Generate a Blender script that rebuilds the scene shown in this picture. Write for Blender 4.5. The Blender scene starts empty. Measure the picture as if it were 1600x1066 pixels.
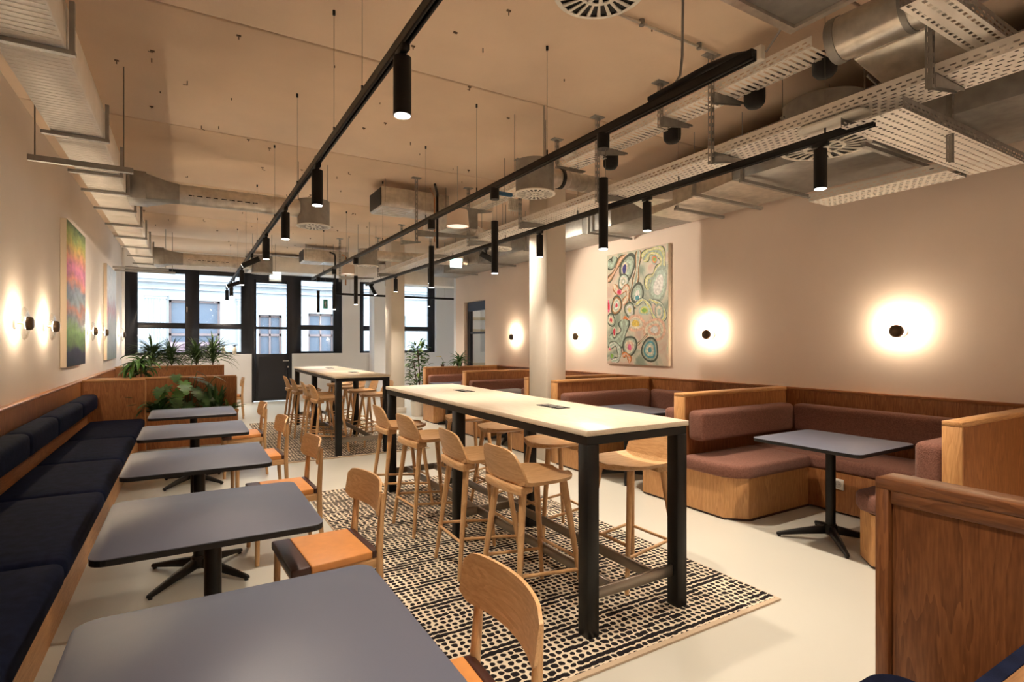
import bpy, bmesh, math, random
from mathutils import Vector, Matrix
PI = math.pi
random.seed(7)
S = bpy.context.scene
COL = S.collection

# ------------------------------------------------------------------ camera, world, exposure
EYE = 1.49
YAW = math.atan2(507, 850)
cd = bpy.data.cameras.new('camera')
cam = bpy.data.objects.new('camera', cd); COL.objects.link(cam)
cam.location = (0, 0, EYE)
cam.rotation_euler = (PI/2, 0, -YAW)
cd.sensor_width = 36.0; cd.lens = 850/1600*36.0
cd.shift_y = 2/1600
cd.clip_start = 0.05; cd.clip_end = 200
S.camera = cam
S.view_settings.view_transform = 'Standard'
S.view_settings.look = 'None'
S.view_settings.exposure = 1.33
S.view_settings.gamma = 1.0
S.view_settings.use_curve_mapping = False
W = bpy.data.worlds.new('overcast_sky'); S.world = W; W.use_nodes = True
bg = W.node_tree.nodes['Background']
bg.inputs[0].default_value = (0.74, 0.87, 1.0, 1); bg.inputs[1].default_value = 5.6

def portal(x, y, z, w, h, rot):
    l = bpy.data.lights.new('daylight_portal', 'AREA'); l.shape = 'RECTANGLE'; l.size = w; l.size_y = h
    l.cycles.is_portal = True
    o = bpy.data.objects.new('daylight_portal', l); COL.objects.link(o); o.location = (x, y, z); o.rotation_euler = rot
portal(1.2, 14.98, 2.2, 4.8, 2.1, (-PI/2, 0, 0))
portal(5.1, 14.98, 2.2, 2.3, 2.1, (-PI/2, 0, 0))

WARM = (1.0, 0.85, 0.68)
def spot(parent, loc, aim, power, angle, blend=0.55, color=WARM, radius=0.03, square=False):
    l = bpy.data.lights.new('lamp_beam', 'SPOT'); l.energy = power; l.spot_size = math.radians(angle)
    l.spot_blend = blend; l.color = color; l.shadow_soft_size = radius; l.use_square = square
    o = bpy.data.objects.new('lamp_beam', l); COL.objects.link(o)
    d = Vector(aim) - Vector(loc)
    o.rotation_euler = d.to_track_quat('-Z', 'Y').to_euler()
    o.location = Vector(loc) - (parent.location if parent else Vector())
    o.parent = parent
    return o

# ------------------------------------------------------------------ materials
MATS = {}
def newmat(name):
    m = bpy.data.materials.new(name); m.use_nodes = True
    return m, m.node_tree, m.node_tree.nodes['Principled BSDF']
def plain(name, col, rough=0.5, metal=0.0, spec=0.5, noise=0.0, nscale=8, bump=0.0, bscale=200, sheen=0.0, coat=0.0):
    if name in MATS: return MATS[name]
    m, t, b = newmat(name)
    b.inputs['Base Color'].default_value = (*col, 1); b.inputs['Roughness'].default_value = rough
    b.inputs['Metallic'].default_value = metal; b.inputs['Specular IOR Level'].default_value = spec
    if sheen: b.inputs['Sheen Weight'].default_value = sheen
    if coat: b.inputs['Coat Weight'].default_value = coat
    tc = t.nodes.new('ShaderNodeTexCoord')
    if noise:
        n = t.nodes.new('ShaderNodeTexNoise'); n.inputs['Scale'].default_value = nscale; n.inputs['Detail'].default_value = 5
        t.links.new(tc.outputs['Object'], n.inputs['Vector'])
        r = t.nodes.new('ShaderNodeValToRGB')
        r.color_ramp.elements[0].position = 0.3; r.color_ramp.elements[1].position = 0.7
        r.color_ramp.elements[0].color = (*[c*(1-noise) for c in col], 1); r.color_ramp.elements[1].color = (*[min(1, c*(1+noise)) for c in col], 1)
        t.links.new(n.outputs['Fac'], r.inputs['Fac']); t.links.new(r.outputs['Color'], b.inputs['Base Color'])
    if bump:
        n = t.nodes.new('ShaderNodeTexNoise'); n.inputs['Scale'].default_value = bscale; n.inputs['Detail'].default_value = 3
        t.links.new(tc.outputs['Object'], n.inputs['Vector'])
        bp = t.nodes.new('ShaderNodeBump'); bp.inputs['Strength'].default_value = bump; bp.inputs['Distance'].default_value = 0.004
        t.links.new(n.outputs['Fac'], bp.inputs['Height']); t.links.new(bp.outputs['Normal'], b.inputs['Normal'])
    MATS[name] = m; return m

def wood(name, light, dark, axis='z', rough=0.45, scale=1.0, coat=0.0):
    key = name+axis
    if key in MATS: return MATS[key]
    m, t, b = newmat(key)
    b.inputs['Roughness'].default_value = rough; b.inputs['Coat Weight'].default_value = coat
    tc = t.nodes.new('ShaderNodeTexCoord')
    mp = t.nodes.new('ShaderNodeMapping')
    sc = {'x': (1.1, 11, 11), 'y': (11, 1.1, 11), 'z': (11, 11, 1.1)}[axis]
    mp.inputs['Scale'].default_value = [v*scale for v in sc]
    t.links.new(tc.outputs['Object'], mp.inputs['Vector'])
    n = t.nodes.new('ShaderNodeTexNoise'); n.inputs['Scale'].default_value = 0.9; n.inputs['Detail'].default_value = 3; n.inputs['Distortion'].default_value = 0.6
    t.links.new(mp.outputs['Vector'], n.inputs['Vector'])
    # rings from the noise value: the cathedral figure of flat-sawn veneer
    mm = t.nodes.new('ShaderNodeMath'); mm.operation = 'MULTIPLY'; mm.inputs[1].default_value = 9.0
    t.links.new(n.outputs['Fac'], mm.inputs[0])
    fr = t.nodes.new('ShaderNodeMath'); fr.operation = 'FRACT'; t.links.new(mm.outputs[0], fr.inputs[0])
    mp2 = t.nodes.new('ShaderNodeMapping'); mp2.inputs['Scale'].default_value = [v*scale*9 for v in sc]
    t.links.new(tc.outputs['Object'], mp2.inputs['Vector'])
    n2 = t.nodes.new('ShaderNodeTexNoise'); n2.inputs['Scale'].default_value = 1.4; n2.inputs['Detail'].default_value = 5
    t.links.new(mp2.outputs['Vector'], n2.inputs['Vector'])
    mx = t.nodes.new('ShaderNodeMath'); mx.operation = 'MULTIPLY_ADD'; mx.inputs[1].default_value = 0.36
    t.links.new(fr.outputs[0], mx.inputs[0]); t.links.new(n2.outputs['Fac'], mx.inputs[2])
    r = t.nodes.new('ShaderNodeValToRGB')
    r.color_ramp.elements[0].position = 0.32; r.color_ramp.elements[0].color = (*light, 1)
    r.color_ramp.elements[1].position = 0.98; r.color_ramp.elements[1].color = (*dark, 1)
    t.links.new(mx.outputs[0], r.inputs['Fac']); t.links.new(r.outputs['Color'], b.inputs['Base Color'])
    bp = t.nodes.new('ShaderNodeBump'); bp.inputs['Strength'].default_value = 0.12; bp.inputs['Distance'].default_value = 0.002
    t.links.new(n2.outputs['Fac'], bp.inputs['Height']); t.links.new(bp.outputs['Normal'], b.inputs['Normal'])
    MATS[key] = m; return m

def emit(name, col, strength):
    if name in MATS: return MATS[name]
    m, t, b = newmat(name); b.inputs['Base Color'].default_value = (*col, 1)
    b.inputs['Emission Color'].default_value = (*col, 1); b.inputs['Emission Strength'].default_value = strength
    MATS[name] = m; return m

def glassy(name, tint=(1, 1, 1), gloss=0.12, edge=True):
    if name in MATS: return MATS[name]
    m = bpy.data.materials.new(name); m.use_nodes = True; t = m.node_tree; t.nodes.clear()
    o = t.nodes.new('ShaderNodeOutputMaterial'); mix = t.nodes.new('ShaderNodeMixShader')
    tr = t.nodes.new('ShaderNodeBsdfTransparent'); tr.inputs[0].default_value = (*tint, 1)
    gl = t.nodes.new('ShaderNodeBsdfGlossy'); gl.inputs['Roughness'].default_value = 0.03
    fr = t.nodes.new('ShaderNodeLayerWeight'); fr.inputs[0].default_value = 0.18
    mu = t.nodes.new('ShaderNodeMath'); mu.operation = 'MULTIPLY_ADD'; mu.inputs[1].default_value = .6; mu.inputs[2].default_value = gloss*.3
    t.links.new(fr.outputs['Facing'], mu.inputs[0]); t.links.new(mu.outputs[0], mix.inputs[0]); t.links.new(tr.outputs[0], mix.inputs[1]); t.links.new(gl.outputs[0], mix.inputs[2])
    t.links.new(mix.outputs[0], o.inputs[0]); MATS[name] = m; return m

OAKL, OAKD = (0.70, 0.44, 0.22), (0.52, 0.29, 0.125)
BOAKL, BOAKD = (0.45, 0.19, 0.065), (0.225, 0.078, 0.024)
def oak(ax): return wood('light_oak_', OAKL, OAKD, ax, 0.42)
def boak(ax): return wood('red_oak_', BOAKL, BOAKD, ax, 0.40)
def doak(ax): return wood('dark_red_oak_', (0.30, 0.115, 0.038), (0.14, 0.045, 0.014), ax, 0.40)
def poak(ax): return wood('pale_oak_edge_', (0.64, 0.35, 0.14), (0.43, 0.20, 0.07), ax, 0.42)
M_TOPOAK = wood('bar_top_oak_', (0.82, 0.72, 0.58), (0.72, 0.60, 0.46), 'y', 0.38)
M_BLACK = plain('black_powder_coat', (0.006, 0.0055, 0.005), 0.45, spec=.35)
M_BLACKM = plain('black_matt', (0.010, 0.010, 0.010), 0.6)
M_FRAME = plain('anthracite_frame', (0.018, 0.018, 0.024), 0.45)
M_STEEL = plain('brushed_steel', (0.30, 0.26, 0.22), 0.35, 0.8)
M_TABLE = plain('grey_laminate', (0.094, 0.103, 0.148), 0.50, spec=0.75, noise=0.03, nscale=300)
M_TEDGE = plain('black_table_edge', (0.012, 0.012, 0.013), 0.5)
M_NAVY = plain('navy_velvet', (0.0065, 0.0095, 0.027), 0.9, spec=0.10, noise=0.35, nscale=18, bump=0.25, bscale=350, sheen=0.0)
M_MAUVE = plain('mauve_boucle', (0.215, 0.10, 0.074), 0.95, spec=0.1, noise=0.22, nscale=90, bump=1.0, bscale=150, sheen=0.1)
M_TAN = plain('tan_leather', (0.66, 0.27, 0.075), 0.42, noise=0.06, nscale=20, bump=0.08, bscale=400)
M_BROWN = plain('dark_brown_leather', (0.045, 0.012, 0.008), 0.36, bump=0.08, bscale=400)
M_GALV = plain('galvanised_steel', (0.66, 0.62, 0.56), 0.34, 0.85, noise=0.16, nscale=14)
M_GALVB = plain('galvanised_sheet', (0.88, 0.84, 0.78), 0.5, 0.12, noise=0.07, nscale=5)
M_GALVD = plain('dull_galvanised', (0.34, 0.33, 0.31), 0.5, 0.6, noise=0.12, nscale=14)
M_WHITE = plain('white_enamel', (0.80, 0.77, 0.70), 0.4)
M_WIRE = plain('steel_wire', (0.25, 0.22, 0.18), 0.4, 0.6)
M_WALLR = plain('beige_wall_paint', (0.90, 0.76, 0.66), 0.85, spec=0.2, noise=0.02, nscale=2, bump=0.05, bscale=60)
M_WALLL = plain('cream_wall_paint', (0.80, 0.72, 0.65), 0.85, spec=0.2, noise=0.02, nscale=2, bump=0.05, bscale=60)
M_WALLF = plain('white_wall_paint', (0.86, 0.86, 0.87), 0.8, spec=0.2, bump=0.05, bscale=60)
M_COLUMN = plain('column_paint', (0.70, 0.64, 0.56), 0.8, spec=0.2, noise=0.03, nscale=3, bump=0.3, bscale=25)
M_SLAB = plain('painted_concrete', (0.80, 0.63, 0.48), 0.9, spec=0.2, noise=0.06, nscale=1.3, bump=0.3, bscale=30)
M_GAP = plain('joint_filler', (0.20, 0.13, 0.085), 0.9)
M_FLOOR = plain('cream_resin_floor', (0.565, 0.55, 0.485), 0.30, spec=0.45, noise=0.02, nscale=0.8)
M_GREY = plain('grey_plastic', (0.30, 0.28, 0.26), 0.5)
M_GLASS = glassy('clear_glass', (0.97, 0.985, 0.98), 0.12)
M_LAMPGLASS = glassy('lamp_glass', (0.99, 0.985, 0.97), 0.07)
M_LENS = emit('lit_lens', (1.0, 0.93, 0.84), 9.0)
M_KNOB = plain('bronze_knob', (0.12, 0.075, 0.04), 0.45, 0.4)
M_STONE = plain('pale_facade_stone', (0.23, 0.235, 0.24), 0.8, noise=0.03, nscale=3)
M_FWIN = plain('facade_window_glass', (0.06, 0.075, 0.10), 0.4)
M_FFRAME = plain('facade_window_frame', (0.13, 0.09, 0.085), 0.6)

# ------------------------------------------------------------------ mesh builder
class MB:
    def __init__(s): s.v = []; s.f = []
    def add(s, vs, fs):
        n = len(s.v); s.v += [tuple(v) for v in vs]; s.f += [tuple(i+n for i in f) for f in fs]; return s
    def box(s, x0, x1, y0, y1, z0, z1):
        if x0 > x1: x0, x1 = x1, x0
        if y0 > y1: y0, y1 = y1, y0
        if z0 > z1: z0, z1 = z1, z0
        return s.add([(x0,y0,z0),(x1,y0,z0),(x1,y1,z0),(x0,y1,z0),(x0,y0,z1),(x1,y0,z1),(x1,y1,z1),(x0,y1,z1)],
                     [(0,3,2,1),(4,5,6,7),(0,1,5,4),(1,2,6,5),(2,3,7,6),(3,0,4,7)])
    def cyl(s, p0, p1, r0, r1=None, n=12, cap=True):
        if r1 is None: r1 = r0
        p0, p1 = Vector(p0), Vector(p1); d = (p1-p0).normalized()
        a = Vector((0,0,1)) if abs(d.z) < 0.9 else Vector((1,0,0))
        u = d.cross(a).normalized(); w = d.cross(u)
        vs = [p0+(u*math.cos(2*PI*i/n)+w*math.sin(2*PI*i/n))*r0 for i in range(n)]
        vs += [p1+(u*math.cos(2*PI*i/n)+w*math.sin(2*PI*i/n))*r1 for i in range(n)]
        fs = [(i, i+n, (i+1)%n+n, (i+1)%n) for i in range(n)]
        if cap: fs += [tuple(range(n)), tuple(range(2*n-1, n-1, -1))]
        return s.add(vs, fs)
    def tube(s, pts, r, n=8):
        pts = [Vector(p) for p in pts]; rings = []; prev = None
        for i, p in enumerate(pts):
            d = (pts[min(i+1, len(pts)-1)]-pts[max(i-1, 0)]).normalized()
            if prev is None:
                a = Vector((0,0,1)) if abs(d.z) < 0.9 else Vector((1,0,0)); u = d.cross(a).normalized()
            else: u = (prev-d*prev.dot(d)).normalized()
            prev = u; w = d.cross(u); rr = r[i] if isinstance(r, (list, tuple)) else r
            rings.append([p+(u*math.cos(2*PI*k/n)+w*math.sin(2*PI*k/n))*rr for k in range(n)])
        vs = [v for q in rings for v in q]; fs = []
        for i in range(len(pts)-1):
            for k in range(n): fs.append((i*n+k, i*n+(k+1)%n, (i+1)*n+(k+1)%n, (i+1)*n+k))
        fs += [tuple(range(n-1, -1, -1)), tuple(range((len(pts)-1)*n, len(pts)*n))]
        return s.add(vs, fs)
    def prism(s, outline, z0, z1):
        n = len(outline)
        vs = [(x, y, z0) for x, y in outline]+[(x, y, z1) for x, y in outline]
        fs = [tuple(range(n-1, -1, -1)), tuple(range(n, 2*n))]+[(i, (i+1)%n, (i+1)%n+n, i+n) for i in range(n)]
        return s.add(vs, fs)
    def prismf(s, outline, f, t0, t1):
        n = len(outline)
        vs = [f(a, b, t0) for a, b in outline]+[f(a, b, t1) for a, b in outline]
        fs = [tuple(range(n-1, -1, -1)), tuple(range(n, 2*n))]+[(i, (i+1)%n, (i+1)%n+n, i+n) for i in range(n)]
        return s.add(vs, fs)
    def lathe(s, prof, c=(0,0,0), n=24):
        vs = []; fs = []
        for r, z in prof:
            for k in range(n): vs.append((c[0]+r*math.cos(2*PI*k/n), c[1]+r*math.sin(2*PI*k/n), c[2]+z))
        for i in range(len(prof)-1):
            for k in range(n): fs.append((i*n+k, i*n+(k+1)%n, (i+1)*n+(k+1)%n, (i+1)*n+k))
        return s.add(vs, fs)
    def cushion(s, x0, x1, y0, y1, z0, z1, r=0.03, crown=0.0, m=6):
        c = Vector(((x0+x1)/2, (y0+y1)/2, (z0+z1)/2)); h = Vector((abs(x1-x0)/2, abs(y1-y0)/2, abs(z1-z0)/2))
        r = min(r, h.x*.98, h.y*.98, h.z*.98)
        def ax(hh):
            k = [-hh, -hh+r*.25, -hh+r*.6, -hh+r]; inn = [(-hh+r)+(2*hh-2*r)*i/m for i in range(1, m)]
            return k+inn+[-q for q in reversed(k)]
        A = [ax(h.x), ax(h.y), ax(h.z)]; idx = {}; vs = []
        def V(i, j, k):
            if (i, j, k) in idx: return idx[(i, j, k)]
            p = Vector((A[0][i], A[1][j], A[2][k]))
            q = Vector([max(-h[a]+r, min(h[a]-r, p[a])) for a in range(3)]); d = p-q
            if d.length > 1e-9: p = q+d.normalized()*r
            if crown:
                w = max(0, 1-(p.x/h.x)**2)*max(0, 1-(p.y/h.y)**2)
                p.z += crown*w**0.5*(1 if p.z > 0 else 0)
            idx[(i, j, k)] = len(vs); vs.append(c+p); return idx[(i, j, k)]
        fs = []; X, Y, Z = [len(a)-1 for a in A]
        for i in range(X):
            for j in range(Y):
                fs.append((V(i,j,Z), V(i+1,j,Z), V(i+1,j+1,Z), V(i,j+1,Z))); fs.append((V(i,j+1,0), V(i+1,j+1,0), V(i+1,j,0), V(i,j,0)))
        for i in range(X):
            for k in range(Z):
                fs.append((V(i,0,k), V(i+1,0,k), V(i+1,0,k+1), V(i,0,k+1))); fs.append((V(i,Y,k+1), V(i+1,Y,k+1), V(i+1,Y,k), V(i,Y,k)))
        for j in range(Y):
            for k in range(Z):
                fs.append((V(0,j,k+1), V(0,j+1,k+1), V(0,j+1,k), V(0,j,k))); fs.append((V(X,j,k), V(X,j+1,k), V(X,j+1,k+1), V(X,j,k+1)))
        return s.add(vs, fs)
    def xf(s, M):
        s.v = [tuple(M @ Vector(v)) for v in s.v]; return s

def build(name, mb, mat, parent=None, smooth=False, bevel=0.0, segs=2):
    off = Vector(parent.matrix_world.translation) if False else world_loc(parent)
    me = bpy.data.meshes.new(name)
    me.from_pydata([tuple(Vector(v)-off) for v in mb.v], [], mb.f); me.update()
    if bevel:
        bm = bmesh.new(); bm.from_mesh(me); bmesh.ops.remove_doubles(bm, verts=bm.verts, dist=1e-6)
        bm.normal_update()
        es = [e for e in bm.edges if len(e.link_faces) == 2 and e.calc_face_angle(0) > 0.6]
        bmesh.ops.bevel(bm, geom=es, offset=bevel, segments=segs, profile=0.5, affect='EDGES', clamp_overlap=True)
        bm.to_mesh(me); bm.free()
    if smooth or bevel:
        for p in me.polygons: p.use_smooth = True
        try: me.set_sharp_from_angle(angle=math.radians(42 if not bevel else 50))
        except Exception: pass
    me.materials.append(mat)
    o = bpy.data.objects.new(name, me); COL.objects.link(o)
    if parent is not None: o.parent = parent
    return o
def world_loc(o):
    v = Vector((0,0,0))
    while o is not None: v = v+Vector(o.location); o = o.parent
    return v
def thing(name, label, cat, loc=(0,0,0), group=None, kind=None):
    o = bpy.data.objects.new(name, None); COL.objects.link(o); o.location = loc
    o.empty_display_size = 0.1
    if label: o['label'] = label
    if cat: o['category'] = cat
    if group: o['group'] = group
    if kind: o['kind'] = kind
    return o
def tag(o, label, cat, group=None):
    o['label'] = label; o['category'] = cat
    if group: o['group'] = group
    return o
def struct(o, label=None):
    o['kind'] = 'structure'
    if label: o['label'] = label
    return o
def dup(root, loc, rotz=0.0, label=None, group=None):
    def cp(o, par):
        c = o.copy(); COL.objects.link(c); c.parent = par
        for ch in list(o.children): cp(ch, c)
        return c
    r = cp(root, None); r.location = loc; r.rotation_euler = (0, 0, rotz)
    if label: r['label'] = label
    if group: r['group'] = group
    return r
def rrect(x0, x1, y0, y1, r, n=5):
    pts = []
    for cx, cy, a0 in ((x1-r, y0+r, -PI/2), (x1-r, y1-r, 0), (x0+r, y1-r, PI/2), (x0+r, y0+r, PI)):
        for i in range(n+1):
            a = a0+PI/2*i/n; pts.append((cx+r*math.cos(a), cy+r*math.sin(a)))
    return pts

# ================================================================== SETTING
XL, XR, YF, ZC = -1.25, 5.5, 14.8, 3.6
YB = -2.6
struct(build('floor', MB().box(XL-.2, 7.4, YB-.2, YF+.3, -0.1, 0.0), M_FLOOR), 'smooth cream resin floor of the dining room')
# ceiling of concrete slabs with recessed joints
ceil = thing('ceiling', 'painted concrete slab ceiling with exposed joints', None, (2, 6, ZC+.03)); ceil['kind'] = 'structure'
build('ceiling_deck', MB().box(XL-.2, 7.4, YB-.2, YF+.3, ZC+.02, ZC+.12), M_GAP, ceil)
yy = [YB-.2, -.4, 1.82, 4.03, 6.22, 8.42, 10.62, 12.84, YF+.3]
for a, b in zip(yy[:-1], yy[1:]):
    build('concrete_slab', MB().box(XL-.2, 7.4, a+.012, b-.012, ZC, ZC+.03), M_SLAB, ceil, bevel=0.006, segs=1)
struct(build('wall_left', MB().box(XL-.2, XL, YB, YF+.3, 0, ZC), M_WALLL), 'cream painted wall with round glass sconces')
struct(build('wall_back', MB().box(XL-.2, 7.4, YB-.2, YB, 0, ZC), M_WALLR))
# right wall with the opening for the glazed door
DY0, DY1, DZ = 10.35, 11.39, 2.41
w = MB(); w.box(XR, XR+.2, YB, DY0, 0, ZC); w.box(XR, XR+.2, DY1, 11.83, 0, ZC); w.box(XR, XR+.2, DY0, DY1, DZ, ZC)
struct(build('wall_right', w, M_WALLR), 'beige painted wall with round sconces above the booths')
struct(build('wall_return', MB().box(XR, 7.2, 11.83, 11.95, 0, ZC).box(7.2, 7.4, 11.83, YF+.3, 0, ZC), M_WALLF))
# far wall with window openings
w = MB()
T = YF+.3
ZS, ZT = 1.2, 3.2
w.box(XL-.2, 1.36, YF, T, 0, ZS); w.box(XL-.2, -1.2, YF, T, ZS, ZT)
w.box(2.30, 7.4, YF, T, 0, ZS); w.box(3.56, 4.02, YF, T, ZS, ZT)
w.box(6.24, 7.4, YF, T, ZS, ZT); w.box(XL-.2, 7.4, YF, T, ZT, ZC)
struct(build('wall_far', w, M_WALLF), 'white street wall with sill below the black framed windows')
struct(build('pier', MB().box(4.28, 4.75, 14.35, YF, 0, ZC), M_WALLF), 'pale wall pier between the far windows')

def window(name, xs, glass_x, label, y=YF+.10, z0=ZS, z1=ZT, rail=(1.81, 1.94)):
    """black frame: members between xs; glass_x = list of (x0, x1) lights"""
    t = thing(name, label, None, ((xs[0]+xs[1])/2, y, z0)); t['kind'] = 'structure'
    fr = MB(); x0, x1 = xs
    edges = [x0]+[v for g in glass_x for v in g]+[x1]
    for a, b in zip(edges[0::2], edges[1::2]): fr.box(a, b, y, y+.09, z0, z1)
    for a, b in glass_x:
        fr.box(a, b, y, y+.09, z0, z0+.055); fr.box(a, b, y, y+.09, z1-.105, z1)
        fr.box(a, b, y+.01, y+.08, *rail)
    build('window_frame', fr, M_FRAME, t, bevel=0.004, segs=1)
    for a, b in glass_x:
        build('pane', MB().box(a, b, y+.04, y+.05, z0+.055, rail[0]), M_GLASS, t)
        build('pane', MB().box(a, b, y+.04, y+.05, rail[1], z1-.105), M_GLASS, t)
    return t
window('window_1', (-1.2, 1.36), [(-0.97, -.05), (0.24, 1.13)], 'black framed window pair left of the street door')
window('window_2', (2.30, 3.56), [(2.53, 3.34)], 'black framed window right of the street door')
window('window_3', (4.02, 6.24), [(4.15, 4.98), (5.12, 6.04)], 'black framed window behind the columns')
build('window_handle', MB().box(-.02, .0, YF+.06, YF+.1, 2.2, 2.32).box(-.02, 0, YF+.05, YF+.07, 2.2, 2.22), M_GALV, bpy.data.objects['window_1'])
# street door
d = thing('door_1', 'black street door with glass upper half', None, (1.83, YF+.1, 0)); d['kind'] = 'structure'
y = YF+.10
build('door_frame', MB().box(1.36, 1.41, y, y+.1, 0, ZT).box(2.24, 2.30, y, y+.1, 0, ZT).box(1.41, 2.24, y, y+.1, 3.06, ZT), M_FRAME, d)
lf = MB().box(1.41, 1.47, y-.01, y+.06, .02, 3.06).box(2.18, 2.24, y-.01, y+.06, .02, 3.06).box(1.47, 2.18, y-.01, y+.06, 2.98, 3.06)
lf.box(1.47, 2.18, y-.01, y+.06, 1.82, 1.88).box(1.47, 2.18, y-.01, y+.06, .02, 1.2)
build('door_leaf', lf, M_FRAME, d, bevel=.004, segs=1)
build('kick_panel', MB().box(1.52, 2.13, y-.018, y-.01, .1, 1.12), M_FRAME, d)
build('pane', MB().box(1.47, 2.18, y+.02, y+.03, 1.2, 1.82), M_GLASS, d)
build('pane', MB().box(1.47, 2.18, y+.02, y+.03, 1.88, 2.98), M_GLASS, d)
build('door_handle', MB().cyl((2.21, y-.01, 1.02), (2.21, y-.07, 1.02), .012).cyl((2.21, y-.07, 1.02), (2.08, y-.07, 1.02), .011), M_GALV, d)
build('door_lock', MB().cyl((2.21, y-.01, .86), (2.21, y-.025, .86), .02), M_GALV, d)
# glazed side door in the right wall
d = thing('door_2', 'black framed glazed door with a blue roller blind in the right wall', None, (XR+.1, 10.87, 0)); d['kind'] = 'structure'
x = XR+.09
build('door_frame', MB().box(x, x+.08, DY0, DY0+.05, 0, DZ).box(x, x+.08, DY1-.12, DY1, 0, DZ).box(x, x+.08, DY0+.05, DY1-.12, DZ-.05, DZ).box(x+.01, x+.07, DY0+.05, DY1-.12, 1.68, 1.73).box(x, x+.08, DY0+.05, DY1-.12, 0, .1), M_FRAME, d)
build('roller_blind', MB().box(x-.03, x, DY0+.04, DY1-.1, 2.2, DZ-.01), plain('blue_blind', (.07, .10, .17), .7), d)
build('pane', MB().box(x+.035, x+.045, DY0+.05, DY1-.12, .1, DZ-.05), M_GLASS, d)
# concrete columns
struct(build('column', MB().box(3.84, 4.13, 5.59, 6.0, 0, ZC), M_COLUMN, bevel=.01), 'pale square column standing between two booth partitions')
struct(build('column', MB().box(3.64, 3.93, 11.0, 11.4, 0, ZC).box(3.61, 3.96, 10.97, 11.43, 0, .12), M_COLUMN, bevel=.01), 'pale square column near the street windows')

# street outside
st = struct(build('street', MB().box(-16, 26, YF+.3, 24.2, -.35, -.3), plain('street_asphalt', (.22, .22, .22), .8)))
def PY(u, v, Y):
    s_, c_ = math.sin(YAW), math.cos(YAW); a = (u-800)/850; rx, ry = s_+a*c_, c_-a*s_; t = Y/ry
    return rx*t, EYE+(535-v)/850*t
fac = thing('building_facade', 'pale classical street facade with fluted pilasters seen through the far windows', 'building', (2, 22.0, 0))
FY = 22.0
fw = MB()
wins = [(-.55, 1.0, .2, 2.95), (2.25, 3.05, .2, 2.5), (4.0, 4.95, .2, 2.6), (6.9, 7.9, .2, 2.6), (9.5, 10.5, .2, 2.6)]
xs = [-14]+[v for q in wins for v in q[:2]]+[24]
for a, b in zip(xs[0::2], xs[1::2]): fw.box(a, b, FY, FY+.5, -.3, 9.0)
for a, b, z0, z1 in wins: fw.box(a, b, FY, FY+.5, z1, 9.0); fw.box(a, b, FY, FY+.5, -.3, z0)
build('wall', fw, M_STONE, fac)
for i in range(14):
    build('stone_course', MB().box(-14, 24, FY-.015, FY, 3.0+.42*i if i > 1 else -.2+.6*i, 3.36+.42*i if i > 1 else .3+.6*i), M_STONE, fac)
build('cornice', MB().box(-14, 24, FY-.30, FY, 3.62, 3.74).box(-14, 24, FY-.20, FY, 3.52, 3.62).box(-14, 24, FY-.12, FY, 3.3, 3.36), M_STONE, fac)
for x0, x1 in ((-1.2, -.62), (1.55, 2.05), (5.5, 6.0)):
    p = MB().box(x0, x1, FY-.12, FY, -.3, 3.05)
    k = 7
    for i in range(k): 
        c0 = x0+(x1-x0)*(i+.5)/k; p.cyl((c0, FY-.125, .2), (c0, FY-.125, 2.95), .024, n=8)
    build('pilaster', p, M_STONE, fac)
    build('capital', MB().box(x0-.06, x1+.06, FY-.19, FY, 3.05, 3.12).box(x0-.03, x1+.03, FY-.15, FY, 2.97, 3.05), M_STONE, fac)
for a, b, z0, z1 in wins:
    wf = build('window', MB().box(a, a+.07, FY+.14, FY+.2, z0, z1).box(b-.07, b, FY+.14, FY+.2, z0, z1).box(a, b, FY+.14, FY+.2, z1-.08, z1).box((a+b)/2-.03, (a+b)/2+.03, FY+.14, FY+.2, z0, z1).box(a, b, FY+.14, FY+.2, 1.72, 1.8), M_FFRAME, fac)
    build('pane', MB().box(a+.05, b-.05, FY+.2, FY+.22, z0, z1), M_FWIN, wf)
build('awning', MB().box(-.5, .95, FY-.06, FY+.1, .9, 1.5), plain('dusky_red_slats', (.23, .15, .17), .7), fac)
# small vestibule beyond the side door; its unseen ceiling lamp is added to brighten it
struct(build('wall_vestibule', MB().box(7.2, 7.4, 9.4, 11.83, 0, ZC).box(XR+.2, 7.2, 9.3, 9.4, 0, ZC), M_WALLF))
rl = thing('wall_rail', 'beige rails on the pale wall seen through the glazed side door', 'rail', (6.4, 11.8, 1.7))
for z in (.92, 1.74, 2.03): build('rail', MB().box(XR+.21, 7.19, 11.805, 11.83, z, z+.07), plain('beige_rail', (.55, .45, .28), .6), rl)
vl = thing('added_ceiling_light', 'added unseen ceiling light brightening the vestibule behind the glazed side door', 'lamp', (6.4, 10.6, ZC))
build('housing', MB().cyl((6.4, 10.6, ZC-.08), (6.4, 10.6, ZC), .2, n=28), M_WHITE, vl, smooth=True)
build('diffuser', MB().cyl((6.4, 10.6, ZC-.095), (6.4, 10.6, ZC-.08), .18, n=28), emit('added_light_diffuser', (1, .97, .9), 14), vl)

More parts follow.
